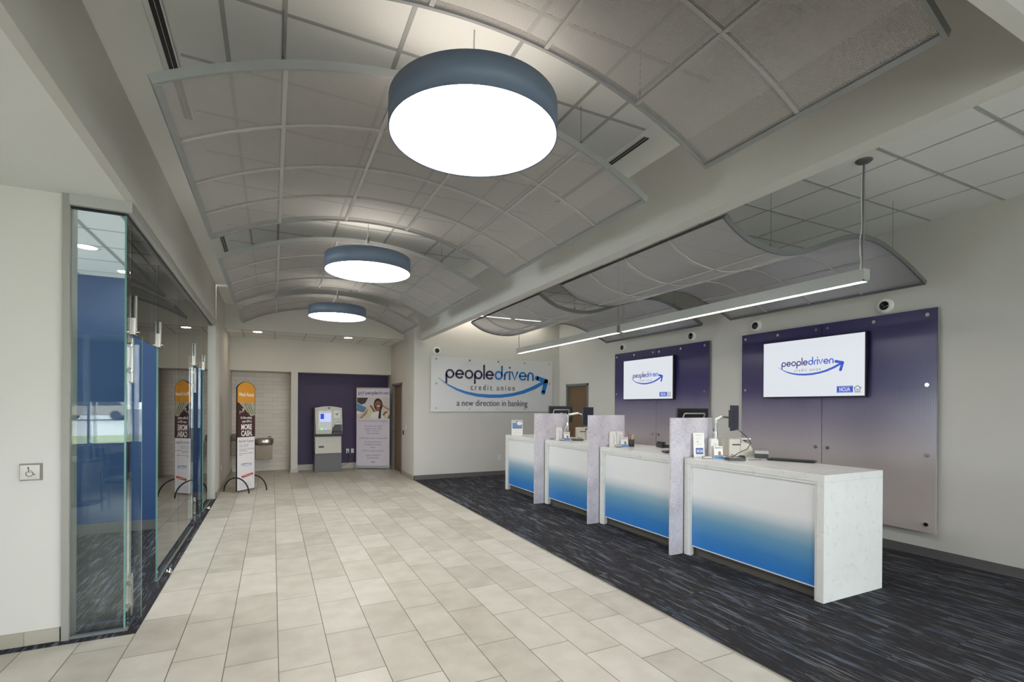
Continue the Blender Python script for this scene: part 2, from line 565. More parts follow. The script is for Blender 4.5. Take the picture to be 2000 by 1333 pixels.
def arc(cx, cy, r, a0, a1, n=14, ry=None):
    ry = r if ry is None else ry
    return [(cx+r*math.cos(math.radians(a0+(a1-a0)*i/n)), cy+ry*math.sin(math.radians(a0+(a1-a0)*i/n))) for i in range(n+1)]
def wordmark(mbs, x0, x1, base, xh, d0, d1, M, weight=0.2):
    """rounded monoline 'people' + 'driven'; returns nothing, fills the two builders"""
    w = weight
    r = 0.5-w/2
    G = {
        'p': ([arc(0.5, 0.5, r, 0, 360, 20), [(w/2, -0.42), (w/2, 0.5)]], 1.08),
        'e': ([arc(0.5, 0.5, r, 0, 315, 18), [(w/2, 0.5), (0.5+r, 0.5)]], 1.08),
        'o': ([arc(0.5, 0.5, r, 0, 360, 20)], 1.08),
        'l': ([[(w/2, w/2), (w/2, 1.5)]], 0.28),
        'd': ([arc(0.5, 0.5, r, 0, 360, 20), [(1-w/2, 0.5), (1-w/2, 1.5)]], 1.14),
        'r': ([[(w/2, w/2), (w/2, 0.55)], arc(0.5, 0.5, r, 180, 95, 6)], 0.62),
        'i': ([[(w/2, w/2), (w/2, 0.95)], [(w/2, 1.38), (w/2, 1.42)]], 0.27),
        'v': ([[(w/2, 0.93), (0.45, w/2), (0.9-w/2, 0.93)]], 0.98),
        'n': ([[(w/2, w/2), (w/2, 0.55)], arc(0.42, 0.58, 0.42-w/2, 180, 0, 10), [(0.84-w/2, 0.58), (0.84-w/2, w/2)]], 0.84),
    }
    word = 'peopledriven'
    total = sum(G[c][1] for c in word)
    sx = (x1-x0)/total
    x = x0
    for k, c in enumerate(word):
        mb = mbs[0] if k < 6 else mbs[1]
        for st in G[c][0]:
            mb.stroke([(x+px_*sx, base+py_*xh) for px_, py_ in st], w*xh, d0, d1, 0, M)
        x += G[c][1]*sx
SW_BOT = [(3.337, 2.268), (3.446, 2.183), (3.582, 2.092), (3.775, 1.992), (3.999, 1.916), (4.285, 1.857), (4.576, 1.834), (4.875, 1.840), (5.179, 1.880), (5.491, 1.949), (5.809, 2.068), (6.069, 2.202)]
SW_TOP = [(3.337, 2.278), (3.445, 2.201), (3.582, 2.126), (3.775, 2.042), (3.999, 1.977), (4.284, 1.929), (4.576, 1.915), (4.874, 1.920), (5.179, 1.958), (5.427, 2.018), (5.700, 2.120), (6.000, 2.262)]
def swoosh(mb, cx, cz, s, d0, d1, M, mi=0):
    f = lambda p: ((p[0]-4.72)*s+cx, (p[1]-2.2)*s+cz)
    mb.strip([f(p) for p in SW_TOP], [f(p) for p in SW_BOT], d0, d1, mi, M)
    mb.stroke([f(p) for p in ((5.846, 2.338), (6.112, 2.268))], 0.11*s, d0, d1, mi, M)
    mb.stroke([f(p) for p in ((6.112, 2.268), (6.031, 1.985))], 0.11*s, d0, d1, mi, M)
def logo(kind, M, cx, cz, s, d, parent, mats, tagline=False, cu=True):
    """the credit union's mark: wordmark, swoosh arrow, small line"""
    a, b, c = MB(), MB(), MB()
    f = lambda x: (x-4.72)*s+cx
    wordmark((a, b), f(3.50), f(5.76), (2.262-2.2)*s+cz, 0.215*s, 0, d, M)
    swoosh(b, cx, cz, s, 0, d, M)
    if cu:
        c.text('c r e d i t   u n i o n', f(4.112), f(5.24), (2.012-2.2)*s+cz, 0.088*s, 0, d, 0, M)
    if tagline:
        c.text('a new direction in banking', f(3.772), f(5.588), (1.643-2.2)*s+cz, 0.092*s, 0, d, 0, M)
    o = [a.build('lettering', mats[0], parent), b.build('logo', mats[1], parent)]
    if c.v: o.append(c.build('lettering', mats[2], parent))
    return o

def thing(name, label, cat, loc=(0, 0, 0), rz=0, group=None):
    o = bpy.data.objects.new(name, None)
    o.empty_display_size = 0.1
    COL.objects.link(o)
    o.location = loc; o.rotation_euler = (0, 0, rz)
    tag(o, label, cat, group)
    return o
def tag(o, label, cat, group=None):
    o['label'] = label; o['category'] = cat
    if group: o['group'] = group
    return o
def struct(name, mb, mats, parent=None):
    o = mb.build(name, mats, parent)
    if parent is None: o['kind'] = 'structure'
    return o
def dup(root, loc, rz=None, label=None, group=None):
    r = root.copy(); COL.objects.link(r)
    r.location = loc
    if rz is not None: r.rotation_euler = (0, 0, rz)
    if label: r['label'] = label
    if group: r['group'] = group
    for ch in list(root.children):
        c = ch.copy(); COL.objects.link(c); c.parent = r
        for g in list(ch.children):
            d = g.copy(); COL.objects.link(d); d.parent = c
    return r

# ================================================================ the shell
ZL, ZH = 3.09, 3.72
XB0, XB1 = 2.886, 3.018        # bulkhead beam
XR, YS = 6.52, 10.69           # teller wall, sign wall
XF = -0.89                     # fascia over the glass
XG, YG = -0.956, 4.42          # glass lines
YB = -3.6                      # storefront behind
XLL = -5.2

mb = MB().box(XLL, 2.803, YB, 14.0, -0.12, 0.0).box(2.803, 3.1, YS+0.1, 14.0, -0.12, 0.0)
struct('floor', mb, TILE)
mb = MB().box(2.803, XR+0.1, YB, YS+0.1, -0.12, 0.001)
struct('floor_carpet', mb, CARPET)
mb = MB().box(XLL, -0.876, 4.33, 9.95, -0.1, 0.003)
struct('floor_office', mb, CARPET)
# carpet edge trim
mb = MB().box(2.796, 2.803, YB, 10.60, 0.0, 0.004)
struct('trim_1', mb, plain('edge_strip', (120, 116, 108), 0.4))

# walls
def wallbox(name, *a, mat=PAINT):
    return struct(name, MB().box(*a), mat)
wallbox('wall_right', XR, XR+0.12, YB, 9.40, 0, ZH)
wallbox('wall_right_far', XR, XR+0.12, 10.33, YS+0.2, 0, ZH)
wallbox('wall_right_over_door', XR, XR+0.12, 9.40, 10.33, 2.175, ZH)
wallbox('wall_sign', 2.8, XR+0.12, YS, YS+0.12, 0, ZH)
wallbox('wall_left_lobby', XLL, -1.303, YG, YG+0.12, 0, ZL)
wallbox('wall_left_side', XLL-0.12, XLL, YB, YG, 0, ZL, mat=PAINT)
# far left wall and pier beside the glass
wallbox('wall_left_far', -1.03, XF, 9.95, 14.0, 0, ZH)
# alcove right wall with a door gap
wallbox('wall_alcove_right', 2.8, 2.92, YS+0.12, 11.80, 0, ZH)
wallbox('wall_alcove_right_far', 2.8, 2.92, 12.84, 13.6, 0, ZH)
wallbox('wall_alcove_right_over_door', 2.8, 2.92, 11.80, 12.84, 2.19, ZH)
# alcove header, column, back walls
wallbox('wall_alcove_header', -0.89, 2.8, 11.65, 11.77, 3.21, ZH)
wallbox('wall_back_upper', -0.89, 2.8, 13.05, 13.9, 2.44, ZH)
wallbox('wall_back_column', 0.40, 0.55, 13.03, 13.9, 0, 2.44)
wallbox('wall_back_niche', -0.89, 0.40, 13.72, 13.9, 0, 2.44, mat=NICHE)
wallbox('wall_back_purple', 0.55, 2.8, 13.44, 13.9, 0, 2.44, mat=PAINT_PURPLE)
# lobby rear / storefront wall
wallbox('wall_rear_sill', XLL, XR+0.12, YB-0.12, YB, 0, 0.80)
wallbox('wall_rear_lintel', XLL, XR+0.12, YB-0.12, YB, 2.95, ZH)
wallbox('wall_door_light_stop', 2.96, 3.02, 11.6, 13.0, -0.05, 2.6)  # unseen slab added behind the alcove door to stop light leaking in
wallbox('wall_door_light_stop_teller', XR+0.16, XR+0.22, 9.2, 10.5, -0.05, 2.6)  # same unseen light stop, added behind the teller door
# offices
wallbox('wall_office_back', XLL, -1.08, 7.85, 7.95, 0, 3.3, mat=PAINT_BLUE)
OG = plain('office_grey_paint', (190, 190, 192), 0.7)
wallbox('wall_office_side', XLL-0.1, XLL, YG+0.12, 9.95, 0, 0.8, mat=OG)
wallbox('wall_office_side_upper', XLL-0.1, XLL, YG+0.12, 9.95, 2.7, 3.3, mat=OG)
wallbox('wall_office_side_pier', XLL-0.1, XLL, YG+0.12, 5.0, 0.8, 2.7, mat=OG)
wallbox('wall_office_side_pier_far', XLL-0.1, XLL, 9.5, 9.95, 0.8, 2.7, mat=OG)
wallbox('wall_office_far', XLL, -1.03, 9.95, 10.05, 0, 3.3, mat=PAINT_BLUE)

# ceilings
mb = MB()
mb.box(XLL-0.1, XB0, YB, 0.81, ZL, ZL+0.05)
mb.box(XLL-0.1, XF-0.06, 0.81, YG+0.06, ZL, ZL+0.05)
struct('ceiling_low', mb, PAINT_W)
wallbox('wall_fascia_left', XF-0.06, XF, 0.81, 9.91, ZL, ZH)
wallbox('wall_fascia_near', XF, XB0, 0.81, 0.87, ZL, ZH)
wallbox('wall_fascia_right', XB0, XB1, YB, YS, ZL, ZH, mat=PAINT)
mb = MB().box(XF, XB0, 0.87, 11.65, ZH, ZH+0.05)
struct('ceiling_high', mb, CTILE)
mb = MB().box(XF, -0.615, 0.87, 11.65, ZH-0.006, ZH).box(2.50, XB0, 0.87, 11.65, ZH-0.006, ZH).box(-0.5, 2.5, 9.4, 11.65, ZH-0.006, ZH)
struct('ceiling_border', mb, PAINT_W)
mb = MB().box(XB1, XR+0.12, YB, YS+0.12, ZH, ZH+0.05)
struct('ceiling_teller', mb, CTILE)
mb = MB().box(-0.89, 2.8, 11.77, 13.05, 3.22, 3.27)
struct('ceiling_alcove', mb, CTILE)
mb = MB().box(XLL, -0.96, YG+0.12, 9.95, 3.25, 3.30)
struct('ceiling_office', mb, CTILE)
# lay-in grids
mb = MB()
zt = ZH-0.004
for x in (-0.247, 0.05, 0.66, 1.27, 1.87, 2.17):
    mb.box(x-0.012, x+0.012, 0.87, 9.4, zt, ZH+0.001)
y = 1.06
while y < 9.4:
    mb.box(-0.50, 2.50, y-0.012, y+0.012, zt+0.001, ZH+0.001)
    y += 0.61
struct('trim_2', mb, TEE)
mb = MB()
for x in (3.45, 4.07, 4.68, 5.30, 5.92):
    mb.box(x-0.006, x+0.006, YB, YS, zt, ZH+0.001)
y = 1.656-0.61*8
while y < YS:
    mb.box(XB1, XR, y-0.012, y+0.012, zt, ZH+0.001)
    y += 0.61
struct('trim_3', mb, TEE)
mb = MB()
for x in (-0.59, 0.04, 0.67, 1.30, 1.93, 2.56):
    mb.box(x-0.012, x+0.012, 11.77, 13.05, 3.216, 3.221)
for y in (12.35,):
    mb.box(-0.89, 2.8, y-0.012, y+0.012, 3.216, 3.221)
struct('trim_4', mb, TEE)
mb = MB()
for x in (-1.55, -2.16, -2.77, -3.38, -3.99):
    mb.box(x-0.014, x+0.014, YG+0.12, 7.85, 3.246, 3.251)
for y in (5.15, 5.76, 6.37, 6.98, 7.59):
    mb.box(XLL, -0.96, y-0.008, y+0.008, 3.246, 3.251)
struct('trim_5', mb, TEE)

# baseboards
def bb(name, boxes, mat):
    mb = MB()
    for q in boxes: mb.box(*q)
    struct(name, mb, mat)
RB = plain('rubber_base', (96, 95, 95), 0.55)
bb('baseboard_right', [(XR-0.012, XR, YB, 9.34, 0.001, 0.10), (XR-0.02, XR, YB, 9.34, 0.001, 0.012)], RB)
bb('baseboard_right_far', [(XR-0.012, XR, 10.40, YS, 0.001, 0.10)], RB)
bb('baseboard_sign', [(2.80, XR, YS-0.012, YS, 0.001, 0.10)], RB)
bb('baseboard_left', [(XLL, -1.303, YG-0.012, YG, 0, 0.095)], BASETILE)
bb('baseboard_column', [(-1.315, -1.291, YG-0.012, YG+0.13, 0, 0.098)], RB)
bb('baseboard_pier', [(-1.04, XF+0.012, 9.935, 10.02, 0.002, 0.10)], RB)
bb('baseboard_left_far', [(XF, XF+0.012, 10.02, 13.72, 0, 0.095)], BASETILE)
bb('baseboard_alcove_right', [(2.788, 2.80, YS, 11.74, 0, 0.095), (2.788, 2.80, 12.92, 13.44, 0, 0.095), (2.788, 2.812, YS-0.012, YS+0.01, 0, 0.095)], BASETILE)
bb('baseboard_purple', [(0.55, 2.8, 13.428, 13.44, 0, 0.14)], plain('pale_base_tile', (188, 184, 174), 0.5))
bb('baseboard_back', [(0.39, 0.56, 13.018, 13.05, 0, 0.095), (0.39, 0.40, 13.03, 13.72, 0, 0.095)], plain('pale_base_tile', (188, 184, 174), 0.5))
bb('baseboard_office', [(XLL, -1.08, 7.838, 7.85, 0.003, 0.13), (XLL, -1.08, 9.938, 9.95, 0.003, 0.13)], RB)

# ================================================================ glass front of the offices
# head trim and channels
mb = MB()
mb.box(-1.262, XG-0.05, YG-0.045, YG+0.06, 3.012, ZL)
mb.box(XG-0.05, XG+0.045, YG-0.045, 9.91, 3.012, ZL)
mb.box(XG+0.045, XF-0.06, YG+0.06, 9.91, ZL-0.002, ZL+0.02)
struct('trim_6', mb, plain('head_trim', (168, 168, 164), 0.6))
mb = MB()
mb.box(-1.27, XG, YG-0.012, YG+0.012, 2.998, 3.012)
mb.box(XG-0.012, XG+0.012, YG, 9.95, 2.998, 3.012)
struct('trim_7', mb, BLACK)
mb = MB().box(-1.303, -1.262, YG-0.03, YG+0.12, 0, ZL)
struct('trim_8', mb, plain('jamb_grey', (150, 148, 142), 0.5, 0.2))
mb = MB().box(-1.262, XG+0.02, YG-0.02, YG+0.02, 0.003, 0.02).box(XG-0.015, XG+0.015, 5.50, 7.76, 0.003, 0.012).box(XG-0.015, XG+0.015, 8.80, 9.95, 0.003, 0.012)
struct('trim_9', mb, plain('sill_channel', (150, 150, 150), 0.35, 0.6))
mb = MB().box(-1.03, XF, 9.91, 9.95, 0.0, ZL)
struct('trim_10', mb, plain('pier_trim', (176, 174, 167), 0.6))

gp = 0.006
def glass(n, *a):
    o = struct('window_%d' % n, MB().box(*a), GLASS)
    return o
glass(1, -1.262, XG-gp, YG-gp, YG+gp, 0.02, 2.998)
glass(2, XG-gp, XG+gp, YG-gp, 4.56, 0.01, 2.998)
glass(3, XG-gp, XG+gp, 4.565, 5.50, 2.16, 2.998)
glass(4, XG-gp, XG+gp, 5.505, 6.62, 0.012, 2.998)
glass(5, XG-gp, XG+gp, 6.625, 7.74, 0.012, 2.998)
glass(6, XG-gp, XG+gp, 7.745, 8.80, 2.16, 2.998)
glass(7, XG-gp, XG+gp, 8.805, 9.93, 0.012, 2.998)
EDGE = plain('polished_glass_edge', (104, 146, 138), 0.15)
mb = MB()
mb.box(XG-gp, XG+gp, YG-gp-0.001, YG-gp, 0.02, 2.998)
mb.box(XG-gp-0.001, XG+gp+0.001, 5.500, 5.505, 0.012, 2.16)
mb.box(XG-gp-0.001, XG+gp+0.001, 8.800, 8.805, 0.012, 2.16)
struct('trim_11', mb, EDGE)

def glass_door(n, y):
    """a frameless leaf swung inwards, with top and bottom clamp rails"""
    leaf = MB().box(-1.88, -0.895, y-gp, y+gp, 0.02, 2.15).build('door_%d' % n, GLASS)
    leaf['kind'] = 'structure'
    for z0, z1 in ((0.04, 0.36), (1.80, 2.14)):
        c = MB()
        c.box(-0.975, -0.948, y-0.022, y+0.022, z0, z1, b=0.005)
        o = c.build('clamp', STEEL, leaf)
        for z in (z0+0.09, z1-0.06):
            k = MB().cyl((-0.968, y-0.045, z), (-0.968, y-0.021, z), 0.022, 18)
            k.build('knob', CHROME, o)
    e = MB().box(-0.895, -0.8935, y-gp, y+gp, 0.02, 2.15)
    e.build('glass_edge', EDGE, leaf)
    return leaf
glass_door(1, 4.60)
glass_door(2, 7.90-0.0+0.08)
def patch(x, y, z, label, long=0.26):
    t = thing('patch_fitting', label, 'glass fitting', (x, y, z))
    MB().box(-0.026, 0.026, -0.03, 0.03, -0.04, 0.09, b=0.004).build('clamp', STEEL, t)
    MB().box(0.012, 0.03, -0.012, 0.012, -0.02, long, b=0.004).build('cover_bar', CHROME, t)
    MB().cyl((0.026, 0, -0.015), (0.045, 0, -0.015), 0.016, 14).build('knob', CHROME, t)
    return t
patch(XG, 4.60, 2.20, 'steel clamp joining the near corner glass and its transom')
patch(XG, 5.50, 2.20, 'steel clamp with knob at the far top corner of the nearer glass doorway', 0.20)
patch(XG, 7.78, 2.20, 'steel clamp over the pivot of the farther glass door')
patch(XG, 8.80, 2.20, 'steel clamp at the far top corner of the farther glass doorway', 0.20)
for x, y, w in ((XG+0.06, 5.74, 'nearer'), (XG+0.06, 9.0, 'farther')):
    t = thing('door_stop', 'small chrome dome stop on the carpet edge of the %s glass doorway' % w, 'door stop', (x, y, 0.003))
    MB().lathe([(0.026, 0), (0.026, 0.02), (0.018, 0.038), (0.004, 0.045)], 18, cap1=True).build('dome', CHROME, t)

# office furnishing seen through the glass
# ================================================================ drum pendants
def drum():
    t = thing('drum_pendant', 'nearest and largest looking of the three blue grey drum lamps', 'pendant lamp', (0, 0, 0))
    R = 0.46
    n = 96
    MB().lathe([(R-0.006, 0.004), (R, 0.0), (R, 0.165), (R-0.006, 0.168), (R-0.006, 0.004)], n).build('shade', DRUM, t)
    MB().lathe([(0.0005, 0.008), (R-0.008, 0.008)], n, smooth=False).build('diffuser', LAMPM, t)
    MB().lathe([(0.0005, 0.160), (R-0.008, 0.160)], n, smooth=False).build('added_uplight', UPM, t)  # glowing disc added on top of the drum to brighten the ceiling
    hub = MB().cyl((0, 0, 0.34), (0, 0, 0.40), 0.010, 10).build('hub', WIRE, t)
    w = MB()
    for a in (0.4, 2.5, 4.6):
        w.tube([(0, 0, 0.35), (0.33*math.cos(a), 0.33*math.sin(a), 0.160)], 0.0018, 6)
    w.tube([(0, 0, 0.39), (0, 0, 0.60)], 0.0022, 6)
    w.build('suspension_wire', WIRE, t)
    MB().tube([(0, 0, 0.60), (-0.006, 0.0, 0.42), (-0.03, 0, 0.33), (-0.12, 0, 0.165)], 0.004, 6).build('power_cable', CABLE_W, t)
    return t
d0 = drum()
d0.location = (0.995, 2.548, 3.12)
d0['group'] = 'blue grey drum pendants in a row'
dup(d0, (0.955, 5.655, 3.12), 0, 'middle one of the three blue grey drum lamps')
dup(d0, (0.980, 8.770, 3.12), 0, 'farthest and smallest looking of the blue grey drum lamps')

# ================================================================ arched clouds
CW0, CW1, ZS = -0.515, 2.465, 3.15
SAG = 0.385
def arch_pts(n, rad_off=0.0):
    w = (CW1-CW0)/2
    R = (w*w+SAG*SAG)/(2*SAG)
    a = math.asin(w/R)
    out = []
    for i in range(n+1):
        t = -a+2*a*i/n
        out.append((CW0+w+(R+rad_off)*math.sin(t), ZS+SAG-R+(R+rad_off)*math.cos(t)))
    return out
def sheet(pf, i0, i1, y0, y1):
    mb = MB()
    P = pf[i0:i1+1]
    vs = [(x, y, z) for y in (y0, y1) for x, z in P]
    n = len(P)
    mb.add(vs, [(i, i+1, n+i+1, n+i) for i in range(n-1)], smooth=True)
    return mb
def rail(mb, lo, hi, y0, y1):
    """curved bar between two profile lines"""
    for i in range(len(lo)-1):
        a, b, c, d = lo[i], lo[i+1], hi[i+1], hi[i]
        vs = [(p[0], y, p[1]) for y in (y0, y1) for p in (a, b, c, d)]
        fs = [(0, 1, 2, 3), (7, 6, 5, 4), (0, 4, 5, 1), (3, 2, 6, 7)]
        if i == 0: fs.append((0, 3, 7, 4))
        if i == len(lo)-2: fs.append((1, 5, 6, 2))
        mb.add(vs, fs)
def cloud(y0, y1, nmod, label, group, prof, ncol, mat, sub=8):
    """suspended ceiling cloud; prof(off) gives the curved section"""
    n = ncol*sub
    lo, hi = prof(n, 0.0), prof(n, 0.045)
    lo2, hi2 = prof(n, 0.004), prof(n, 0.028)
    t = thing('ceiling_cloud', label, 'ceiling panel', (0, y0, 0), 0, group)
    L = y1-y0
    f = MB()
    rail(f, lo, hi, 0, 0.018)
    rail(f, lo, hi, L-0.018, L)
    for P, Q in ((lo[0], hi[0]), (lo[-1], hi[-1])):
        sgn = 1 if P is lo[0] else -1
        vs = [(P[0], 0.018, P[1]), (P[0]+sgn*0.03, 0.018, P[1]+0.012), (Q[0]+sgn*0.03, 0.018, Q[1]+0.012), (Q[0], 0.018, Q[1])]
        vs += [(a, L-0.018, c) for a, b, c in vs]
        f.add(vs, [(0, 1, 2, 3), (7, 6, 5, 4), (0, 4, 5, 1), (1, 5, 6, 2), (2, 6, 7, 3), (3, 7, 4, 0)])
    f.build('frame', WAVE_GREY if mat is MESH2 else FRAME_GREY, t)
    st = L/nmod
    for k in range(1, nmod):
        r = MB(); rail(r, lo2, hi2, k*st-0.010, k*st+0.010)
        r.build('rib', RIB_GREY, t)
    for c in range(1, ncol):
        p = lo2[c*sub]; q = hi2[c*sub]
        MB().add([(p[0]-0.012, 0.018, p[1]), (p[0]+0.012, 0.018, p[1]), (q[0]+0.012, 0.018, q[1]), (q[0]-0.012, 0.018, q[1]),
                  (p[0]-0.012, L-0.018, p[1]), (p[0]+0.012, L-0.018, p[1]), (q[0]+0.012, L-0.018, q[1]), (q[0]-0.012, L-0.018, q[1])],
                 [(0, 1, 2, 3), (7, 6, 5, 4), (0, 4, 5, 1), (1, 5, 6, 2), (2, 6, 7, 3), (3, 7, 4, 0)]).build('stringer', RIB_GREY, t)
    ms = prof(n, 0.012)
    for k in range(nmod):
        for c in range(ncol):
            sheet(ms, c*sub, (c+1)*sub, k*st+(0.018 if k == 0 else 0.006), (k+1)*st-(0.018 if k == nmod-1 else 0.006)).build('mesh_panel', mat, t)
    for c in (1, ncol-1):
        for yy in (0.03, L-0.03):
            q = hi[c*sub]
            w = MB().tube([(q[0], yy, q[1]-0.01), (q[0], yy, ZH)], 0.0016, 6)
            w.cyl((q[0], yy, q[1]), (q[0], yy, q[1]+0.035), 0.006, 8)
            w.build('suspension_wire', WIRE, t)
    return t
archp = lambda n, o: arch_pts(n, o)
G1 = 'arched mesh ceiling clouds over the tiled hall'
cloud(1.03, 2.28, 2, 'nearest arched grey mesh cloud, cut off by the top of the photo', G1, archp, 5, MESH)
cloud(2.83, 5.28, 4, 'large arched grey mesh cloud right behind the nearest drum lamp', G1, archp, 5, MESH)
cloud(5.95, 8.45, 4, 'arched grey mesh cloud behind the middle drum lamp', G1, archp, 5, MESH)
cloud(9.15, 10.40, 2, 'small arched grey mesh cloud behind the farthest drum lamp', G1, archp, 5, MESH)

WV = [(3.17, 3.125), (3.24, 3.075), (3.33, 3.025), (3.44, 2.980), (3.57, 2.950), (3.72, 2.932), (3.87, 2.930), (4.01, 2.945), (4.15, 2.982), (4.28, 3.022),
      (4.41, 3.070), (4.55, 3.125), (4.70, 3.180), (4.85, 3.222), (5.00, 3.243), (5.14, 3.248), (5.28, 3.238), (5.43, 3.207), (5.60, 3.155), (5.76, 3.100),
      (5.90, 3.045), (6.03, 2.990), (6.14, 2.940)]
def wave_prof(n, off):
    # resample by arc length, offset upwards along the normal
    d = [0]
    for a, b in zip(WV, WV[1:]): d.append(d[-1]+math.hypot(b[0]-a[0], b[1]-a[1]))
    out = []
    for i in range(n+1):
        s = d[-1]*i/n
        k = max(j for j in range(len(d)) if d[j] <= s+1e-9)
        k = min(k, len(d)-2)
        f = (s-d[k])/(d[k+1]-d[k])
        out.append((WV[k][0]+f*(WV[k+1][0]-WV[k][0]), WV[k][1]+f*(WV[k+1][1]-WV[k][1])))
    res = []
    for i, p in enumerate(out):
        a, b = out[max(i-1, 0)], out[min(i+1, n)]
        t = Vector((b[0]-a[0], b[1]-a[1])).normalized()
        res.append((p[0]-t.y*off, p[1]+t.x*off))
    return res
G2 = 'wave shaped mesh clouds over the teller line'
cloud(2.74, 5.19, 4, 'nearer wave shaped grey mesh cloud above the teller counters', G2, wave_prof, 5, MESH2)
cloud(5.72, 8.22, 4, 'farther wave shaped grey mesh cloud, towards the white sign', G2, wave_prof, 5, MESH2)

# ================================================================ linear pendants
def linear(y0, y1, label, canopy_near):
    t = thing('linear_pendant', label, 'linear light', (4.45, y0, 2.70), 0, 'linear lights in line over the counters')
    L = y1-y0
    b = MB()
    b.box(-0.042, 0.042, 0, L, 0.012, 0.105)
    b.box(-0.042, -0.030, 0, L, 0, 0.012); b.box(0.030, 0.042, 0, L, 0, 0.012)
    b.box(-0.042, 0.042, 0, 0.012, 0, 0.012); b.box(-0.042, 0.042, L-0.012, L, 0, 0.012)
    b.build('housing', SILVER, t)
    MB().box(-0.030, 0.030, 0.012, L-0.012, 0.004, 0.0115).build('diffuser', LINEM, t)
    MB().box(-0.030, 0.030, 0.012, L-0.012, 0.1052, 0.107).build('added_uplight', LINEUP, t)  # glowing strip added on the housing to brighten the teller ceiling
    top = ZH-2.70
    for k, yy in enumerate((0.03, L-0.03)):
        if canopy_near and k == 0:
            MB().cyl((0, yy, 0.10), (0, yy, top-0.012), 0.0085, 12).build('rod', GREY_METAL, t)
            MB().lathe([(0.0005, top-0.02), (0.05, top-0.018), (0.062, top-0.008), (0.064, top)], 24, M=T(0, yy, 0)).build('canopy', PAINT_DK, t)
            MB().tube([(-0.015, yy+0.01, top-0.12), (-0.02, yy+0.01, top-0.3), (-0.006, yy+0.01, top-0.55), (-0.035, yy+0.01, top-0.68), (-0.028, yy+0.01, top-0.8), (-0.012, yy+0.01, 0.2), (-0.02, yy+0.01, 0.104)], 0.0045, 8).build('power_cable', CABLE_W, t)
        else:
            MB().tube([(0, yy, 0.10), (0, yy, top)], 0.006 if k == 0 or not canopy_near else 0.004, 8).build('rod', GREY_METAL, t)
    return t
linear(2.40, 5.59, 'nearer long silver bar light hanging over the counters', True)
linear(5.66, 8.87, 'farther long silver bar light hanging over the counters', False)

# recessed lights and air slots
t = thing('wall_washer', 'bright recessed strip light in the ceiling above the white sign', 'recessed light', (4.6, 10.50, ZH))
MB().box(-1.40, 1.35, -0.035, 0.035, -0.004, 0.02).build('diffuser', WASHM, t)
MB().box(-1.42, 1.37, -0.05, -0.035, -0.008, 0.02).box(-1.42, 1.37, 0.035, 0.05, -0.008, 0.02).build('frame', WHITE, t)
def down(x, y, z, label, r=0.085):
    t = thing('downlight', label, 'recessed light', (x, y, z), 0)
    MB().lathe([(r+0.018, -0.002), (r+0.018, -0.008), (r, -0.006), (r, -0.001)], 28).build('ring', WHITE, t)
    MB().lathe([(0.0005, -0.004), (r, -0.004)], 28, smooth=False).build('lens', DOWNM, t)
down(-0.30, 11.98, 3.22, 'left round ceiling light above the drinking fountain alcove')
down(1.58, 12.02, 3.22, 'right round ceiling light above the cash machine alcove')
down(-1.72, 6.45, 3.25, 'nearer round ceiling light inside the blue glass office')
down(-1.62, 7.45, 3.25, 'round ceiling light close to the blue wall of the glass office', 0.07)
down(-3.2, 6.0, 3.25, 'round ceiling light deep inside the blue glass office')
down(-2.4, 9.0, 3.25, 'round ceiling light in the farther glass office')
def slot(x, y0, y1, label):
    t = thing('air_slot', label, 'air vent', (x, y0, ZH-0.006))
    MB().box(-0.026, 0.026, 0, y1-y0, -0.003, 0.0).build('slot', BLACK, t)
    MB().box(-0.035, -0.026, 0, y1-y0, -0.006, 0.0).box(0.026, 0.035, 0, y1-y0, -0.006, 0.0).box(-0.001, 0.001, 0, y1-y0, -0.006, -0.003).build('frame', WHITE, t)
slot(-0.557, 1.2, 4.25, 'long black air slot in the high ceiling, top left')
slot(-0.57, 7.0, 7.76, 'short black air slot at the left between two mesh clouds')
slot(2.575, 2.96, 4.3, 'black air slot beside the beam, right of the nearest drum lamp')

# ================================================================ feature panels, TVs, cameras
def wallleaf(y0, y1, studs, label):
    """one tall panel held off the wall by steel buttons; y0 is its near edge"""
    t = thing('wall_panel', label, 'wall panel', (XR, y0, 0), 0, 'purple to grey feature panels on the teller wall')
    MB().box(-0.058, -0.048, 0, y1-y0-0.004, 0.278, 2.742).build('panel', PURP, t)
    for y, z in studs:
        mbs = MB().cyl((-0.001, y-y0, z), (-0.052, y-y0, z), 0.012, 14)
        mbs.cyl((-0.058, y-y0, z), (-0.074, y-y0, z), 0.021, 20)
        mbs.build('standoff', CHROME, t)
zs = (2.672, 1.902, 1.130, 0.368)
wallleaf(2.778, 4.018, [(2.862, z) for z in zs]+[(3.398, zs[0]), (3.94, zs[0]), (3.934, zs[2]), (3.934, zs[3])], 'near half of the nearer purple fading panel, right of its seam')
wallleaf(4.022, 5.245, [(5.168, z) for z in zs]+[(4.641, zs[0]), (4.092, zs[0]), (4.09, zs[2]), (4.09, zs[3])], 'far half of the nearer purple fading panel, left of its seam')
wallleaf(5.872, 7.108, [(5.955, z) for z in zs]+[(6.49, zs[0]), (7.03, zs[0]), (7.03, zs[2]), (7.03, zs[3])], 'near half of the farther purple fading panel, right of its seam')
wallleaf(7.112, 8.356, [(8.272, z) for z in zs]+[(7.73, zs[0]), (7.19, zs[0]), (7.19, zs[2]), (7.19, zs[3])], 'far half of the farther purple fading panel, left of its seam')

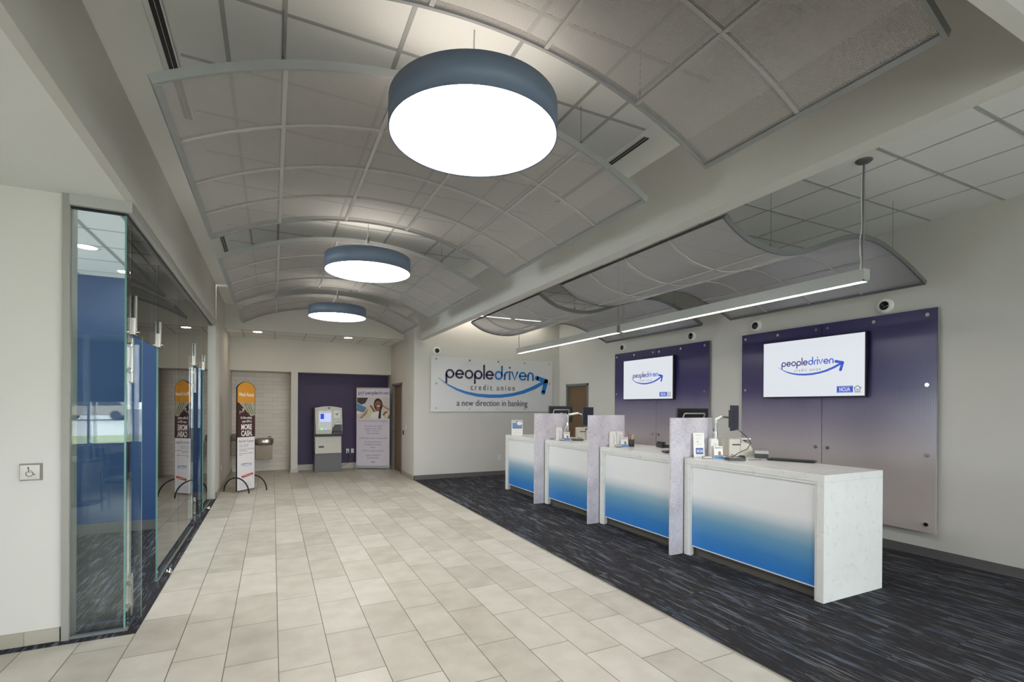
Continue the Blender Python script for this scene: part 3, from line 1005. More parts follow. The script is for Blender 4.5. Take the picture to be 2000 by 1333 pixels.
def tv(yn, label):
    """flat screen facing -X; yn is its near edge"""
    t = thing('television', label, 'television', (XR-0.0582, yn, 1.78), 0, 'wall mounted televisions')
    Wd, Hh = 1.375, 0.79
    MB().box(-0.075, -0.02, 0, Wd, 0, Hh, b=0.006).build('casing', BLACK, t)
    MB().box(-0.02, 0.0, 0.45, 0.95, 0.2, 0.6).build('bracket', BLACK, t)
    MB().box(-0.0775, -0.0752, 0.012, Wd-0.012, 0.014, Hh-0.012).build('screen', SCREEN, t)
    M = frame((-0.0778, Wd, 0), (0, -1, 0), (0, 0, 1))       # u: towards the near edge
    # TV space: u = Wd - (y-yn)
    u0 = 4.8155+0.008
    for o in logo('tv', M, 0.6725, 0.408, 0.3135, 0.001, t, (SCR_PURP, SCR_BLUE, SCR_GREY)): pass
    b = MB().box(1.040, 1.232, 0.055, 0.137, 0, 0.0006, M=M)
    sgn = b.build('emblem', SCR_BLUE, t)
    w = MB().text('NCUA', 1.072, 1.200, 0.074, 0.030, 0.0006, 0.0011, 0, M, 0.02)
    w.box(1.055, 1.217, 0.063, 0.065, 0.0006, 0.0011, M=M).box(1.055, 1.217, 0.127, 0.129, 0.0006, 0.0011, M=M)
    w.build('lettering', SCREEN, t)
    h = MB()
    h.stroke([(1.243, 0.108), (1.284, 0.136), (1.325, 0.108)], 0.008, 0, 0.0006, 0, M)
    h.stroke([(1.255, 0.104), (1.255, 0.064), (1.313, 0.064), (1.313, 0.104)], 0.008, 0, 0.0006, 0, M)
    h.stroke([(1.273, 0.095), (1.295, 0.095)], 0.006, 0, 0.0006, 0, M).stroke([(1.273, 0.081), (1.295, 0.081)], 0.006, 0, 0.0006, 0, M)
    h.text('EQUAL HOUSING', 1.250, 1.318, 0.048, 0.004, 0, 0.0006, 0, M)
    h.build('emblem', SCR_BLACK, t)
    return t
tv(3.448, 'large wall television over the nearest counter, on the nearer purple panel')
tv(6.605, 'smaller looking wall television on the farther purple panel')

def camera_thing(M, loc, rz, label):
    t = thing('security_camera', label, 'security camera', loc, rz, 'white round dome cameras on the walls')
    MB(M).lathe([(0.090, 0), (0.090, 0.014), (0.082, 0.030), (0.056, 0.038), (0.050, 0.034)], 36).build('ring', WHITE, t)
    MB(M).lathe([(0.052, 0.034), (0.046, 0.043), (0.034, 0.050), (0.018, 0.055), (0.001, 0.056)], 32).build('dome', plain('smoked_dome', (14, 14, 16), 0.08), t)
    MB(M).cyl((0.012, 0.008, 0.050), (0.012, 0.008, 0.0575), 0.012, 14).build('lens', DKGREY, t)
    for a in (0.4, 2.6, 4.4):
        MB(M).cyl((0.064*math.cos(a), 0.064*math.sin(a), 0.026), (0.064*math.cos(a), 0.064*math.sin(a), 0.0382), 0.004, 8).build('screw', DKGREY, t)
MX = Matrix.Rotation(-PI/2, 4, 'Y')
MY = Matrix.Rotation(PI/2, 4, 'X')
for y, z, l in ((3.31, 2.855, 'round white camera above the near top corner of the nearer purple panel'),
                (5.04, 2.868, 'round white camera above the far top corner of the nearer purple panel'),
                (6.30, 2.872, 'round white camera above the near end of the farther purple panel'),
                (8.16, 2.865, 'round white camera above the far end of the farther purple panel')):
    camera_thing(MX, (XR, y, z), 0, l)
camera_thing(MY, (3.31, YS, 2.88), 0, 'round white camera above the left corner of the white sign')

# ================================================================ the big sign
t = thing('sign_board', 'white wall sign with purple and blue lettering and a curved blue arrow', 'sign', (0, YS, 0))
M = frame((0, -0.052, 0), (1, 0, 0), (0, 0, 1))
MB().box(3.163, 6.290, -0.052, -0.040, 1.510, 2.760, b=0.002).build('board', plain('sign_acrylic', (214, 214, 216), 0.25, var=0.01), t)
for x, z in [(3.28, 2.69), (4.08, 2.69), (4.80, 2.69), (5.50, 2.69), (6.20, 2.69), (3.28, 2.14), (6.20, 2.20), (3.28, 1.59), (4.08, 1.58), (4.80, 1.58), (5.50, 1.58), (6.20, 1.58)]:
    MB().cyl((x, -0.001, z), (x, -0.040, z), 0.012, 12).cyl((x, -0.052, z), (x, -0.066, z), 0.02, 18).build('standoff', CHROME, t)
logo('sign', M, 4.72, 2.2, 1.0, 0.006, t, (LOGO_P, LOGO_B, LOGO_K), True)

# ================================================================ doors
def door_unit(n, M, w, h, leafmat, lab, ajar=0.0):
    """hollow metal frame (structure) with a leaf; local x along the wall, y out of the wall"""
    f = MB(M)
    f.box(-0.055, 0.0, -0.10, 0.012, 0, h+0.05); f.box(w, w+0.055, -0.10, 0.012, 0, h+0.05); f.box(-0.055, w+0.055, -0.10, 0.012, h, h+0.055)
    struct('trim_%d' % (20+n), f, GREY_METAL)
    t = MB(M).box(0.004, w-0.004, -0.085, -0.042, 0.008, h-0.004).build('door_%d' % n, leafmat)
    t['kind'] = 'structure'
    MB(M).cyl((w-0.07, -0.042, 1.02), (w-0.07, 0.01, 1.02), 0.012, 12).cyl((w-0.07, 0.004, 1.02), (w-0.19, 0.004, 1.02), 0.009, 10).cyl((w-0.07, -0.043, 1.02), (w-0.07, -0.036, 1.02), 0.028, 18).build('door_handle', STEEL, t)
    for z in (0.28, 1.1, 1.9):
        MB(M).cyl((0.0, -0.036, z-0.05), (0.0, -0.036, z+0.05), 0.008, 10).build('hinge', STEEL, t)
M = Matrix.Translation((XR, 9.45, 0)) @ Matrix.Rotation(PI/2, 4, 'Z')
door_unit(3, M, 0.83, 2.13, WOODB, '')
M = Matrix.Translation((2.8, 11.86, 0)) @ Matrix.Rotation(PI/2, 4, 'Z')
door_unit(4, M, 0.92, 2.14, WOODB, '')

# ================================================================ teller counters
def counter(y0, L, label):
    """origin at front near corner; X to the back, Y along the line"""
    t = thing('teller_counter', label, 'counter', (4.148, y0, 0.001), 0, 'white topped teller counters with blue fading fronts')
    H, D, th = 1.075, 0.86, 0.062
    MB().box(0, D, 0, L, H-th, H, b=0.003).build('worktop', QUARTZ, t)
    MB().box(0, D, 0, th, 0, H-th, b=0.002).build('end_panel', QUARTZ, t)
    MB().box(0, D, L-th, L, 0, H-th, b=0.002).build('end_panel', QUARTZ, t)
    f = MB()
    f.box(0.010, 0.05, th, th+0.022, 0.0, H-th); f.box(0.010, 0.05, L-th-0.022, L-th, 0.0, H-th); f.box(0.010, 0.05, th+0.022, L-th-0.022, H-th-0.022, H-th)
    f.build('reveal', QUARTZ, t)
    MB().box(0.034, 0.046, th+0.022, L-th-0.022, 0.112, H-th-0.022).build('front_panel', CFRONT, t)
    e = MB().box(0.026, 0.048, th+0.022, L-th-0.022, 0.103, 0.112)
    e.build('edge_strip', WHITE, t)
    MB().box(0.085, 0.10, th, L-th, 0, 0.103).build('toe_kick', TOEK, t)
    MB().box(0.05, D-0.25, th, L-th, 0.103, H-th-0.30).build('cabinet_body', plain('carcass_grey', (150, 150, 150), 0.6), t)
    return t
counter(2.553, 1.555, 'nearest teller counter, its white end panel facing the viewer')
counter(4.175, 1.512, 'second nearest teller counter, between two pale woven screens')
counter(5.745, 1.500, 'third teller counter from the viewer, behind the second screen')
counter(7.305, 1.505, 'farthest teller counter, nearest the white sign')
def screen(y, label):
    t = thing('divider_screen', label, 'divider', (3.962, y, 0.001), 0, 'pale woven screens between counters')
    # wide upper part over the counter, narrow lower part before it
    poly = [(0, 0), (0.183, 0), (0.183, 1.078), (0.625, 1.078), (0.625, 1.520), (0, 1.520)]
    Mx = frame((0, 0.0, 0), (1, 0, 0), (0, 0, 1))
    mb = MB()
    mb.prism(poly, -0.026, 0.0, 0, Mx)
    mb.build('panel', DIVM, t)
    MB().box(0.30, 0.36, -0.002, 0.028, 1.078, 1.098).box(0.165, 0.180, 0.026, 0.034, 0.0, 1.0).build('clip', CHROME, t)
screen(4.118, 'nearest pale woven screen, left of the nearest counter')
screen(5.700, 'middle pale woven screen between the second and third counters')
screen(7.262, 'farthest pale woven screen, next to the farthest counter')

# ---------------------------------------------------------------- things on the counters
ZC = 1.0761
def holder(loc, rz, label):
    """white slant front box for envelopes"""
    t = thing('envelope_box', label, 'box', loc, rz, 'white envelope boxes on the counters')
    b = MB()
    Mx = frame((0, 0, 0), (1, 0, 0), (0, 0, 1))
    poly = [(-0.045, 0), (0.045, 0), (0.045, 0.19), (0.028, 0.215), (-0.028, 0.215), (-0.045, 0.19)]
    b.prism(poly, -0.05, 0.0, 0, Mx)
    b.build('body', WHITE, t)
    m2 = frame((0, -0.0, 0), (1, 0, 0), (0, 0, 1))
    MB().stroke(arc(0.0, 0.11, 0.012, -90, 90, 10, 0.055), 0.004, 0.0, 0.001, 0, m2).stroke([(0.0, 0.04), (0.0, 0.05)], 0.004, 0, 0.001, 0, m2).build('emblem', plain('soft_violet', (130, 120, 190), 0.5), t)
def brochure(loc, rz, label):
    t = thing('brochure_stand', label, 'leaflet stand', loc, rz, 'small leaflet stands on the counters')
    Mx = frame((0, 0, 0.004), (1, 0, 0), (0, -0.0, 1)) @ Matrix.Rotation(-0.14, 4, 'X')
    MB().box(-0.05, 0.05, 0, 0.135, -0.004, 0.0, M=Mx).build('leaflet', WHITE, t)
    MB().box(-0.052, 0.052, -0.01, 0.06, 0, 0.004).build('base', CHROME, t)
    p = MB()
    p.box(-0.05, 0.05, 0, 0.035, 0, 0.0008, 0, Mx)
    p.build('picture', plain('sky_blue_print', (96, 140, 200), 0.5), t)
    MB().text('SWITCH', -0.04, 0.042, 0.108, 0.010, 0, 0.0008, 0, Mx, 0.02).build('lettering', plain('print_violet', (60, 50, 120), 0.5), t)
    q = MB()
    q.ellipse(0.012, 0.06, 0.016, 0.02, 0, 0.0010, 0, Mx)
    q.prism([(-0.008, 0.036), (0.034, 0.036), (0.022, 0.05), (0.004, 0.05)], 0, 0.001, 0, Mx)
    q.build('picture', plain('tan_print', (170, 120, 80), 0.5), t)
def tray(loc, rz, label):
    t = thing('card_tray', label, 'card holder', loc, rz, 'business card trays on the counters')
    MB().box(-0.045, 0.045, -0.02, 0.03, 0, 0.004).box(-0.045, 0.045, -0.022, -0.018, 0, 0.014).box(-0.045, 0.045, 0.028, 0.032, 0, 0.03).build('tray', WIRE, t)
    MB().box(-0.042, 0.042, -0.014, 0.024, 0.004, 0.024).build('cards', WHITE, t)
def pinpad(loc, rz, label):
    t = thing('card_terminal', label, 'card reader', loc, rz, 'flat dark card terminals on the counters')
    MB().box(-0.09, 0.09, -0.07, 0.07, 0, 0.026, b=0.006).build('body', DKGREY, t)
    MB().box(-0.075, 0.055, -0.045, 0.055, 0.026, 0.029).build('screen', plain('lcd_grey', (120, 122, 120), 0.2), t)
    MB().tube([(0, 0.07, 0.012), (0.03, 0.13, 0.05), (0.08, 0.16, 0.03), (0.13, 0.14, 0.006)], 0.003, 6).build('cord', BLACK, t)
def scanner(loc, rz, label):
    t = thing('cheque_scanner', label, 'scanner', loc, rz, 'cream coloured cheque scanners')
    Mx = frame((0, 0, 0), (1, 0, 0), (0, 0, 1))
    MB().box(-0.16, -0.02, 0, 0.16, 0, 0.205, b=0.008).build('body', CREAM, t)
    poly = [(-0.016, 0), (0.13, 0), (0.13, 0.09), (0.10, 0.135), (-0.016, 0.165)]
    MB().prism(poly, -0.15, -0.008, 0, Mx).build('feeder', CREAM, t)
    MB().prism([(0.0, 0.170), (0.12, 0.12), (0.12, 0.135), (0.0, 0.19)], -0.14, -0.03, 0, Mx).build('output_flap', SILVER, t)
    MB().box(-0.12, -0.02, -0.004, 0.0, 0.13, 0.145).build('emblem', DKGREY, t)
    MB().box(-0.02, 0.10, -0.01, 0.10, 0.196, 0.212, b=0.003).build('lid', WHITE, t)
def monitor_parts(t, Mm, mw, mh, stand, hz):
    """flat monitor; screen faces -Y of Mm, its back +Y"""
    MB(Mm).box(-mw/2, mw/2, -0.03, -0.008, -mh/2, mh/2, b=0.004).build('casing', DKGREY if stand else NAVY, t)
    MB(Mm).box(-mw/2*0.8, mw/2*0.8, -0.010, 0.014, -mh/2*0.75, mh/2*0.62, b=0.004).build('back_cover', DKGREY, t)
    MB(Mm).box(-mw/2+0.012, mw/2-0.012, -0.0318, -0.0298, -mh/2+0.014, mh/2-0.012).build('screen', BLACK if stand else NAVY, t)
    if stand:
        MB(Mm).tube([(-mw*0.32, -0.032, 0.02), (-mw*0.32, -0.060, 0.075), (-mw*0.30, -0.065, 0.085), (mw*0.30, -0.065, 0.085), (mw*0.32, -0.060, 0.075), (mw*0.32, -0.032, 0.02)], 0.009, 10).build('handle', SILVER, t)
        MB(Mm).cyl((0, -0.03, 0.0), (0, -0.06, 0.0), 0.027, 16).build('joint', WHITE, t)
        MB(Mm).box(-0.025, 0.025, -0.05, -0.032, -hz+0.01, -0.0).build('neck', DKGREY, t)
        MB(Mm).box(-0.13, 0.13, -0.10, 0.09, -hz, -hz+0.012, b=0.004).build('base', DKGREY, t)
def arm_monitor(loc, label, reach, mloc, mrz, mw=0.42, mh=0.30):
    t = thing('computer_monitor', label, 'monitor', loc, 0, 'computer monitors at the counters')
    MB().lathe([(0.055, 0), (0.055, 0.012), (0.02, 0.018)], 24, cap0=True).build('base', SILVER, t)
    MB().cyl((0, 0, 0.015), (0, 0, 0.24), 0.019, 16).cyl((0, 0, 0.24), (0, 0, 0.29), 0.024, 16).build('pole', CHROME, t)
    MB().cyl((0.006, 0.028, 0.10), (0.006, 0.028, 0.33), 0.007, 8).build('cable_cover', DKGREY, t)
    MB().tube([(0, 0, 0.28), (-0.055, 0.0, 0.16), (-0.075, 0, 0.10)], 0.014, 10).tube([(0, 0, 0.27), (0, 0, 0.40)], 0.017, 10).build('lower_arm', SILVER, t)
    e = Vector((reach[0], reach[1], 0.455))
    MB().tube([(0, 0, 0.40), (0.02, 0.005, 0.425), tuple(e*0.95+Vector((0, 0, 0.02))), tuple(e)], 0.018, 10).build('upper_arm', WHITE, t)
    MB().cyl((0, 0, 0.385), (0, 0, 0.43), 0.026, 14).build('joint', SILVER, t)
    Mm = T(mloc[0], mloc[1], mloc[2]) @ Matrix.Rotation(mrz, 4, 'Z')
    back = Mm @ Vector((0, 0.014, 0))
    MB().cyl(tuple(e), tuple(back), 0.012, 10).build('tilt_joint', CHROME, t)
    monitor_parts(t, Mm, mw, mh, False, 0)
def stand_monitor(loc, rz, label, mw, mh):
    t = thing('computer_monitor', label, 'monitor', (loc[0], loc[1], ZC), rz, 'computer monitors at the counters')
    monitor_parts(t, T(0, 0, loc[2]-ZC), mw, mh, True, loc[2]-ZC)

# nearest counter
t = thing('sign_holder', 'upright white leaflet holder with a blue NCUA notice on the nearest counter', 'sign holder', (4.30, 4.035, ZC), -0.42)
Mx = frame((0, 0, 0.004), (1, 0, 0), (0, 0, 1)) @ Matrix.Rotation(-0.12, 4, 'X')
MB().box(-0.062, 0.062, 0, 0.275, -0.004, 0, 0, Mx).box(-0.06, 0.06, -0.004, 0.06, 0, 0.004).build('holder', WHITE, t)
MB().box(-0.038, 0.046, 0.035, 0.105, 0, 0.001, 0, Mx).build('emblem', plain('ncua_blue', (60, 90, 160), 0.5), t)
MB().text('NCUA', -0.026, 0.042, 0.056, 0.021, 0.001, 0.002, 0, Mx, 0.02).build('lettering', WHITE, t)
FI = plain('faint_ink', (160, 160, 170), 0.6)
MB().text('Your savings insured', -0.036, 0.036, 0.245, 0.006, 0, 0.001, 0, Mx).build('lettering', FI, t)
for zz in (0.215, 0.150):
    MB().box(-0.03, 0.03, zz, zz+0.0016, 0, 0.0008, 0, Mx).box(-0.03, 0.03, zz-0.01, zz-0.0084, 0, 0.0008, 0, Mx).build('lettering', FI, t)
MB().ellipse(-0.012, 0.175, 0.008, 0.008, 0, 0.001, 0, Mx).build('emblem', FI, t)
holder((4.435, 3.945, ZC), -0.30, 'white envelope box beside the NCUA notice on the nearest counter')
tray((4.282, 3.905, ZC), -0.35, 'small card tray at the front edge of the nearest counter')
brochure((4.41, 3.865, ZC), -0.40, 'small leaflet stand on the nearest counter, left of the card terminal')
pinpad((4.46, 3.70, ZC), -0.42, 'dark card terminal near the front edge of the nearest counter')
scanner((4.86, 3.93, ZC), -0.35, 'cream cheque scanner at the back of the nearest counter')
arm_monitor((4.53, 4.02, ZC), 'dark monitor on a silver jointed arm over the nearest counter', (0.17, 0.06), (0.265, -0.01, 0.445), 0.50, 0.38, 0.29)
k = MB().tube([(4.80, 3.94, ZC+0.31), (4.83, 3.90, ZC+0.27), (4.86, 3.86, ZC+0.22), (4.86, 3.82, ZC+0.16), (4.78, 3.80, ZC+0.10), (4.68, 3.83, ZC+0.06), (4.62, 3.85, ZC+0.02), (4.57, 3.85, ZC+0.01)], 0.004, 6)
tag(k.build('cable', BLACK), 'black cable hanging from the monitor over the nearest counter', 'cable')
t = thing('computer_mouse', 'dark blue mouse beside the card terminal on the nearest counter', 'mouse', (4.69, 3.80, ZC), 0.3)
MB().lathe([(0.0005, 0.034), (0.022, 0.032), (0.034, 0.022), (0.038, 0.008), (0.036, 0)], 20, M=Matrix.Scale(1.5, 4, (1, 0, 0))).build('body', NAVY, t)
t = thing('keyboard', 'flat black keyboard lying on the nearest counter', 'keyboard', (4.93, 3.38, ZC), -1.15)
MB().box(-0.22, 0.22, -0.07, 0.07, 0, 0.018, b=0.005).build('body', BLACK, t)
k = MB()
for r_ in range(5):
    for c_ in range(14):
        k.box(-0.205+c_*0.0295, -0.205+c_*0.0295+0.024, -0.058+r_*0.024, -0.058+r_*0.024+0.019, 0.018, 0.023)
k.build('keys', DKGREY, t)
t = thing('document_printer', 'low grey device behind the cheque scanner on the nearest counter', 'printer', (4.935, 3.74, ZC), -0.9)
MB().box(-0.07, 0.07, -0.045, 0.045, 0, 0.045, b=0.006).build('body', DKGREY, t)
MB().box(-0.07, 0.07, -0.045, 0.045, 0.045, 0.085, b=0.01).build('lid', SILVER, t)
k = MB().tube([(0, 0, 0.004), (0.14, -0.02, 0.004)], 0.004, 8)
t = k.build('pen', WIRE); t.location = (4.60, 3.64, ZC); t.rotation_euler = (0, 0, -0.3)
tag(t, 'thin grey pen lying on the nearest counter beside the terminal', 'pen')

# second counter
holder((4.425, 5.60, ZC), -0.25, 'right one of the two white envelope boxes on the second counter')
holder((4.335, 5.63, ZC), -0.25, 'left one of the two white envelope boxes on the second counter')
tray((4.34, 5.52, ZC), -0.35, 'small card tray at the front edge of the second counter')
brochure((4.43, 5.50, ZC), -0.40, 'small leaflet stand beside the pencil cup on the second counter')
t = thing('pencil_cup', 'grey pencil cup on the second counter', 'pencil cup', (4.60, 5.56, ZC))
MB().lathe([(0.0005, 0.003), (0.036, 0.003), (0.038, 0.10), (0.041, 0.10), (0.041, 0), (0.0005, 0)], 22).build('cup', DKGREY, t)
for i, (c, dx, dy, l) in enumerate((((190, 80, 50), -0.05, 0.02, 0.20), ((230, 205, 60), 0.035, 0.0, 0.17), ((225, 225, 220), 0.012, 0.01, 0.15), ((90, 90, 95), -0.03, -0.02, 0.17))):
    k = MB().cyl((4.60-dx*0.2, 5.56, ZC+0.005), (4.60+dx, 5.56+dy, ZC+l), 0.0055, 8)
    k.cyl((4.60+dx, 5.56+dy, ZC+l), (4.60+dx*1.1, 5.56+dy*1.1, ZC+l+0.014), 0.005, 8, r1=0.001)
    tag(k.build('pen', plain('pen_%s' % 'abcd'[i], c, 0.4)), ('red', 'yellow', 'white', 'grey')[i]+' pen standing in the pencil cup on the second counter', 'pen')
stand_monitor((4.915, 4.75, 1.475), -0.12, 'dark monitor with a silver handle showing over the nearest woven screen', 0.50, 0.31)
t = thing('telephone', 'black desk telephone at the back of the second counter', 'telephone', (4.90, 5.16, ZC), -0.3)
MB().prism([(-0.08, 0), (0.08, 0), (0.08, 0.03), (-0.08, 0.06)], -0.18, 0, 0, frame((0, 0, 0), (1, 0, 0), (0, 0, 1))).build('body', BLACK, t)
MB().box(-0.075, -0.03, 0.0, 0.18, 0.058, 0.082, b=0.008).build('handset', BLACK, t)
pinpad((4.42, 4.60, ZC), -0.42, 'dark card terminal on the second counter, mostly behind the nearest screen')

# third counter
holder((4.32, 7.06, ZC), -0.25, 'white envelope box on the third counter')
tray((4.32, 6.98, ZC), -0.35, 'small card tray at the front edge of the third counter')
brochure((4.41, 6.97, ZC), -0.40, 'small leaflet stand on the third counter')
pinpad((4.56, 6.88, ZC), -0.42, 'dark card terminal on the third counter')
scanner((4.84, 7.02, ZC), -0.35, 'cream cheque scanner at the back of the third counter')
arm_monitor((4.53, 7.13, ZC), 'dark monitor on a silver jointed arm over the third counter', (0.16, -0.07), (0.23, -0.23, 0.405), 0.50, 0.38, 0.30)
# farthest counter
t = thing('sign_holder', 'upright blue and white leaflet holder on the farthest counter', 'sign holder', (4.33, 8.66, ZC), -0.35)
Mx = frame((0, 0, 0.004), (1, 0, 0), (0, 0, 1)) @ Matrix.Rotation(-0.12, 4, 'X')
MB().box(-0.108, 0.108, 0, 0.29, -0.004, 0, 0, Mx).box(-0.108, 0.108, -0.004, 0.07, 0, 0.004).build('holder', WHITE, t)
k = MB().box(-0.095, 0.095, 0.12, 0.275, 0, 0.001, 0, Mx)
k.build('picture', plain('mid_blue_print', (92, 134, 190), 0.5), t)
MB().ellipse(0.045, 0.225, 0.05, 0.038, 0.001, 0.002, 0, Mx).build('picture', WHITE, t)
MB().ellipse(-0.005, 0.15, 0.018, 0.02, 0.001, 0.002, 0, Mx).prism([(-0.03, 0.12), (0.02, 0.12), (0.012, 0.138), (-0.022, 0.138)], 0.001, 0.002, 0, Mx).build('picture', plain('tan_print', (170, 120, 80), 0.5), t)
MB().box(-0.09, -0.02, 0.235, 0.265, 0.001, 0.002, 0, Mx).build('picture', plain('pale_yellow_print', (225, 205, 150), 0.5), t)
k = MB()
for zz in (0.10, 0.085, 0.045, 0.03):
    k.box(-0.08, 0.07, zz, zz+0.002, 0, 0.001, 0, Mx)
k.build('lettering', plain('faint_ink', (160, 160, 170), 0.6), t)
stand_monitor((4.85, 7.90, 1.495), -0.12, 'dark monitor with a silver handle showing over the farthest woven screen', 0.49, 0.31)

# ================================================================ alcove
def outlet(M, loc, label, kind='outlet', plug=False):
    t = thing('wall_outlet', label, 'outlet', loc)
    MB(M).box(-0.036, 0.036, -0.057, 0.057, 0, 0.005, b=0.001).build('plate', WHITE, t)
    for z in (-0.022, 0.022):
        MB(M).box(-0.017, 0.017, z-0.014, z+0.014, 0.005, 0.008).build('socket', CREAM, t)
    if plug:
        MB(M).box(-0.014, 0.014, -0.034, -0.008, 0.008, 0.035, b=0.003).tube([(0, -0.03, 0.03), (0.02, -0.12, 0.05), (0.01, -0.30, 0.04), (-0.10, -0.37, 0.02), (-0.2, -0.40, 0.01)], 0.004, 6).build('plug', BLACK, t)
MYo = Matrix.Rotation(PI/2, 4, 'X')
outlet(MYo, (1.766, 13.439, 0.45), 'white wall outlet with a black plug beside the cash machine', plug=True)
outlet(MYo, (1.889, 13.439, 0.45), 'white wall outlet nearer the roll-up banner')
outlet(MYo, (4.866, YS-0.001, 0.42), 'white wall outlet under the big white sign')
MXl = Matrix.Rotation(PI/2, 4, 'Z') @ Matrix.Rotation(PI/2, 4, 'X')
outlet(MXl, (XF+0.001, 11.0, 0.42), 'white wall outlet low on the left wall behind the floor sign')
MXr = Matrix.Rotation(-PI/2, 4, 'Z') @ Matrix.Rotation(PI/2, 4, 'X')
t = thing('light_switch', 'white light switch on the wall beside the alcove door', 'switch', (2.799, 11.40, 1.16))
MB(MXr).box(-0.036, 0.036, -0.06, 0.06, 0, 0.005, b=0.001).build('plate', WHITE, t)
MB(MXr).box(-0.012, 0.012, -0.025, 0.025, 0.005, 0.010).build('rocker', CREAM, t)
t = thing('access_reader', 'black card reader by the alcove door under the switch', 'card reader', (2.799, 11.63, 1.0))
MB(MXr).box(-0.022, 0.022, -0.05, 0.05, 0, 0.022, b=0.004).build('body', BLACK, t)
MB(MXr).box(-0.004, 0.004, 0.03, 0.036, 0.022, 0.024).build('indicator', SCR_BLUE, t)

# cash machine
t = thing('cash_machine', 'light grey cash machine with lit screen against the purple wall', 'cash machine', (0.905, 12.83, 0))
AM = plain('cash_machine_shell', (196, 194, 186), 0.4, var=0.015)
AG = plain('cash_machine_grey', (104, 106, 108), 0.45)
MB().box(0.02, 0.645, 0.02, 0.58, 0, 0.455, b=0.006).build('plinth', AG, t)
Ms = frame((0, 0, 0), (0, -1, 0), (0, 0, 1))     # profile in (-y, z)
MB().box(0.01, 0.655, 0.05, 0.58, 0.455, 1.58, b=0.01).build('body', AG, t)
lowp = [(-0.05, 0.462), (0.045, 0.462), (0.03, 0.50), (-0.01, 0.72), (-0.02, 0.90), (-0.05, 0.90)]
Mp = frame((0.03, 0.0, 0), (0, -1, 0), (0, 0, 1))
MB().prism(lowp, -0.595, 0.0, 0, frame((0.03, 0, 0), (0, -1, 0), (0, 0, 1))).build('lower_door', AM, t)
fr = frame((0, 0, 0), (1, 0, 0), (0, 0, 1))
pts = [(0.045, 0.93)]+[(0.03, 1.25), (0.022, 1.57)]+[(0.022+0.62*i/10, 1.57+0.045*math.sin(PI*i/10)) for i in range(1, 10)]+[(0.642, 1.57), (0.652, 1.25), (0.652, 0.93)]
MB().prism(pts, -0.10, 0.0, 0, fr).build('fascia', AM, t)
MB().box(0.02, 0.66, -0.045, 0.06, 0.875, 0.925, b=0.018).build('shelf', BLACK, t)
MB().box(0.095, 0.405, -0.004, 0.002, 1.03, 1.505, b=0.0015).build('bezel', SILVER, t)
o = MB().box(0.13, 0.385, -0.010, -0.004, 1.235, 1.445).build('screen', glow('atm_screen', (170, 180, 240), 0.4), t)
MB().box(0.145, 0.225, -0.0125, -0.010, 1.30, 1.43).build('picture', glow('atm_dark', (40, 50, 150), 0.5), o)
MB().box(0.15, 0.20, -0.008, -0.004, 1.045, 1.075).build('indicator', glow('atm_green', (90, 230, 110), 0.9), t)
MB().box(0.245, 0.285, -0.008, -0.004, 1.045, 1.075).build('indicator', glow('atm_violet', (150, 130, 230), 0.7), t)
k = MB().box(0.445, 0.60, -0.006, 0.001, 1.32, 1.51)
k.build('receipt_panel', WHITE, t)
MB().prism([(0.47, 1.42), (0.53, 1.38), (0.57, 1.46), (0.50, 1.43)], 0.0065, 0.008, 0, fr).build('picture', plain('teal_print', (90, 150, 160), 0.4), t)
k = MB().stroke([(0.36, 0.97), (0.40, 1.12), (0.46, 1.22), (0.54, 1.28), (0.64, 1.31)], 0.02, 0.001, 0.012, 0, fr)
k.build('trim_band', SILVER, t)
MB().prism([(0.40, 0.94), (0.42, 1.08), (0.48, 1.16), (0.64, 1.16), (0.64, 0.94)], 0.001, 0.006, 0, fr).build('keypad_recess', DKGREY, t)
MB().box(0.42, 0.64, -0.07, -0.004, 0.945, 1.0, b=0.01).build('keypad', BLACK, t)
MB().box(0.45, 0.64, -0.03, -0.004, 1.17, 1.20, b=0.004).box(0.45, 0.64, -0.02, -0.004, 1.225, 1.235).build('card_slot', SILVER, t)
MB().box(0.32, 0.358, -0.004, 0.0, 1.55, 1.59).build('emblem', plain('emblem_blue', (45, 70, 160), 0.4), t)
MB().box(0.105, 0.225, -0.012, 0.01, 0.55, 0.645).build('receipt_slot', DKGREY, t)

# roll-up banner
t = thing('roll_up_banner', 'tall white roll-up banner with a smiling woman at the purple wall', 'banner', (2.335, 13.00, 0), -0.42)
Hb = 2.07
MB().box(-0.45, 0.45, -0.05, 0.06, 0.015, 0.085, b=0.015).build('base', SILVER, t)
MB().box(-0.42, -0.38, -0.10, 0.12, 0, 0.016).box(0.38, 0.42, -0.10, 0.12, 0, 0.016).build('foot', SILVER, t)
MB().cyl((0, 0.045, 0.08), (0, 0.035, Hb), 0.009, 10).build('pole', GREY_METAL, t)
MB().box(-0.43, 0.43, -0.012, 0.012, Hb, Hb+0.03, b=0.004).build('top_rail', SILVER, t)
BW = plain('banner_cloth', (214, 208, 222), 0.6, var=0.01)
MB().box(-0.425, 0.425, -0.003, 0.001, 0.08, Hb+0.005).build('banner', BW, t)
Mf = frame((0, -0.0031, 0), (1, 0, 0), (0, 0, 1))
a, b = MB(), MB()
wordmark((a, b), -0.20, 0.405, 1.925, 0.058, 0, 0.001, Mf)
a.stroke(arc(-0.345, 1.955, 0.028, 0, 360, 16), 0.012, 0, 0.001, 0, Mf).stroke([(-0.373, 1.90), (-0.373, 1.955)], 0.012, 0, 0.001, 0, Mf)
b.stroke(arc(-0.270, 1.955, 0.028, 0, 360, 16), 0.012, 0, 0.001, 0, Mf).stroke([(-0.242, 1.955), (-0.242, 2.01)], 0.012, 0, 0.001, 0, Mf)
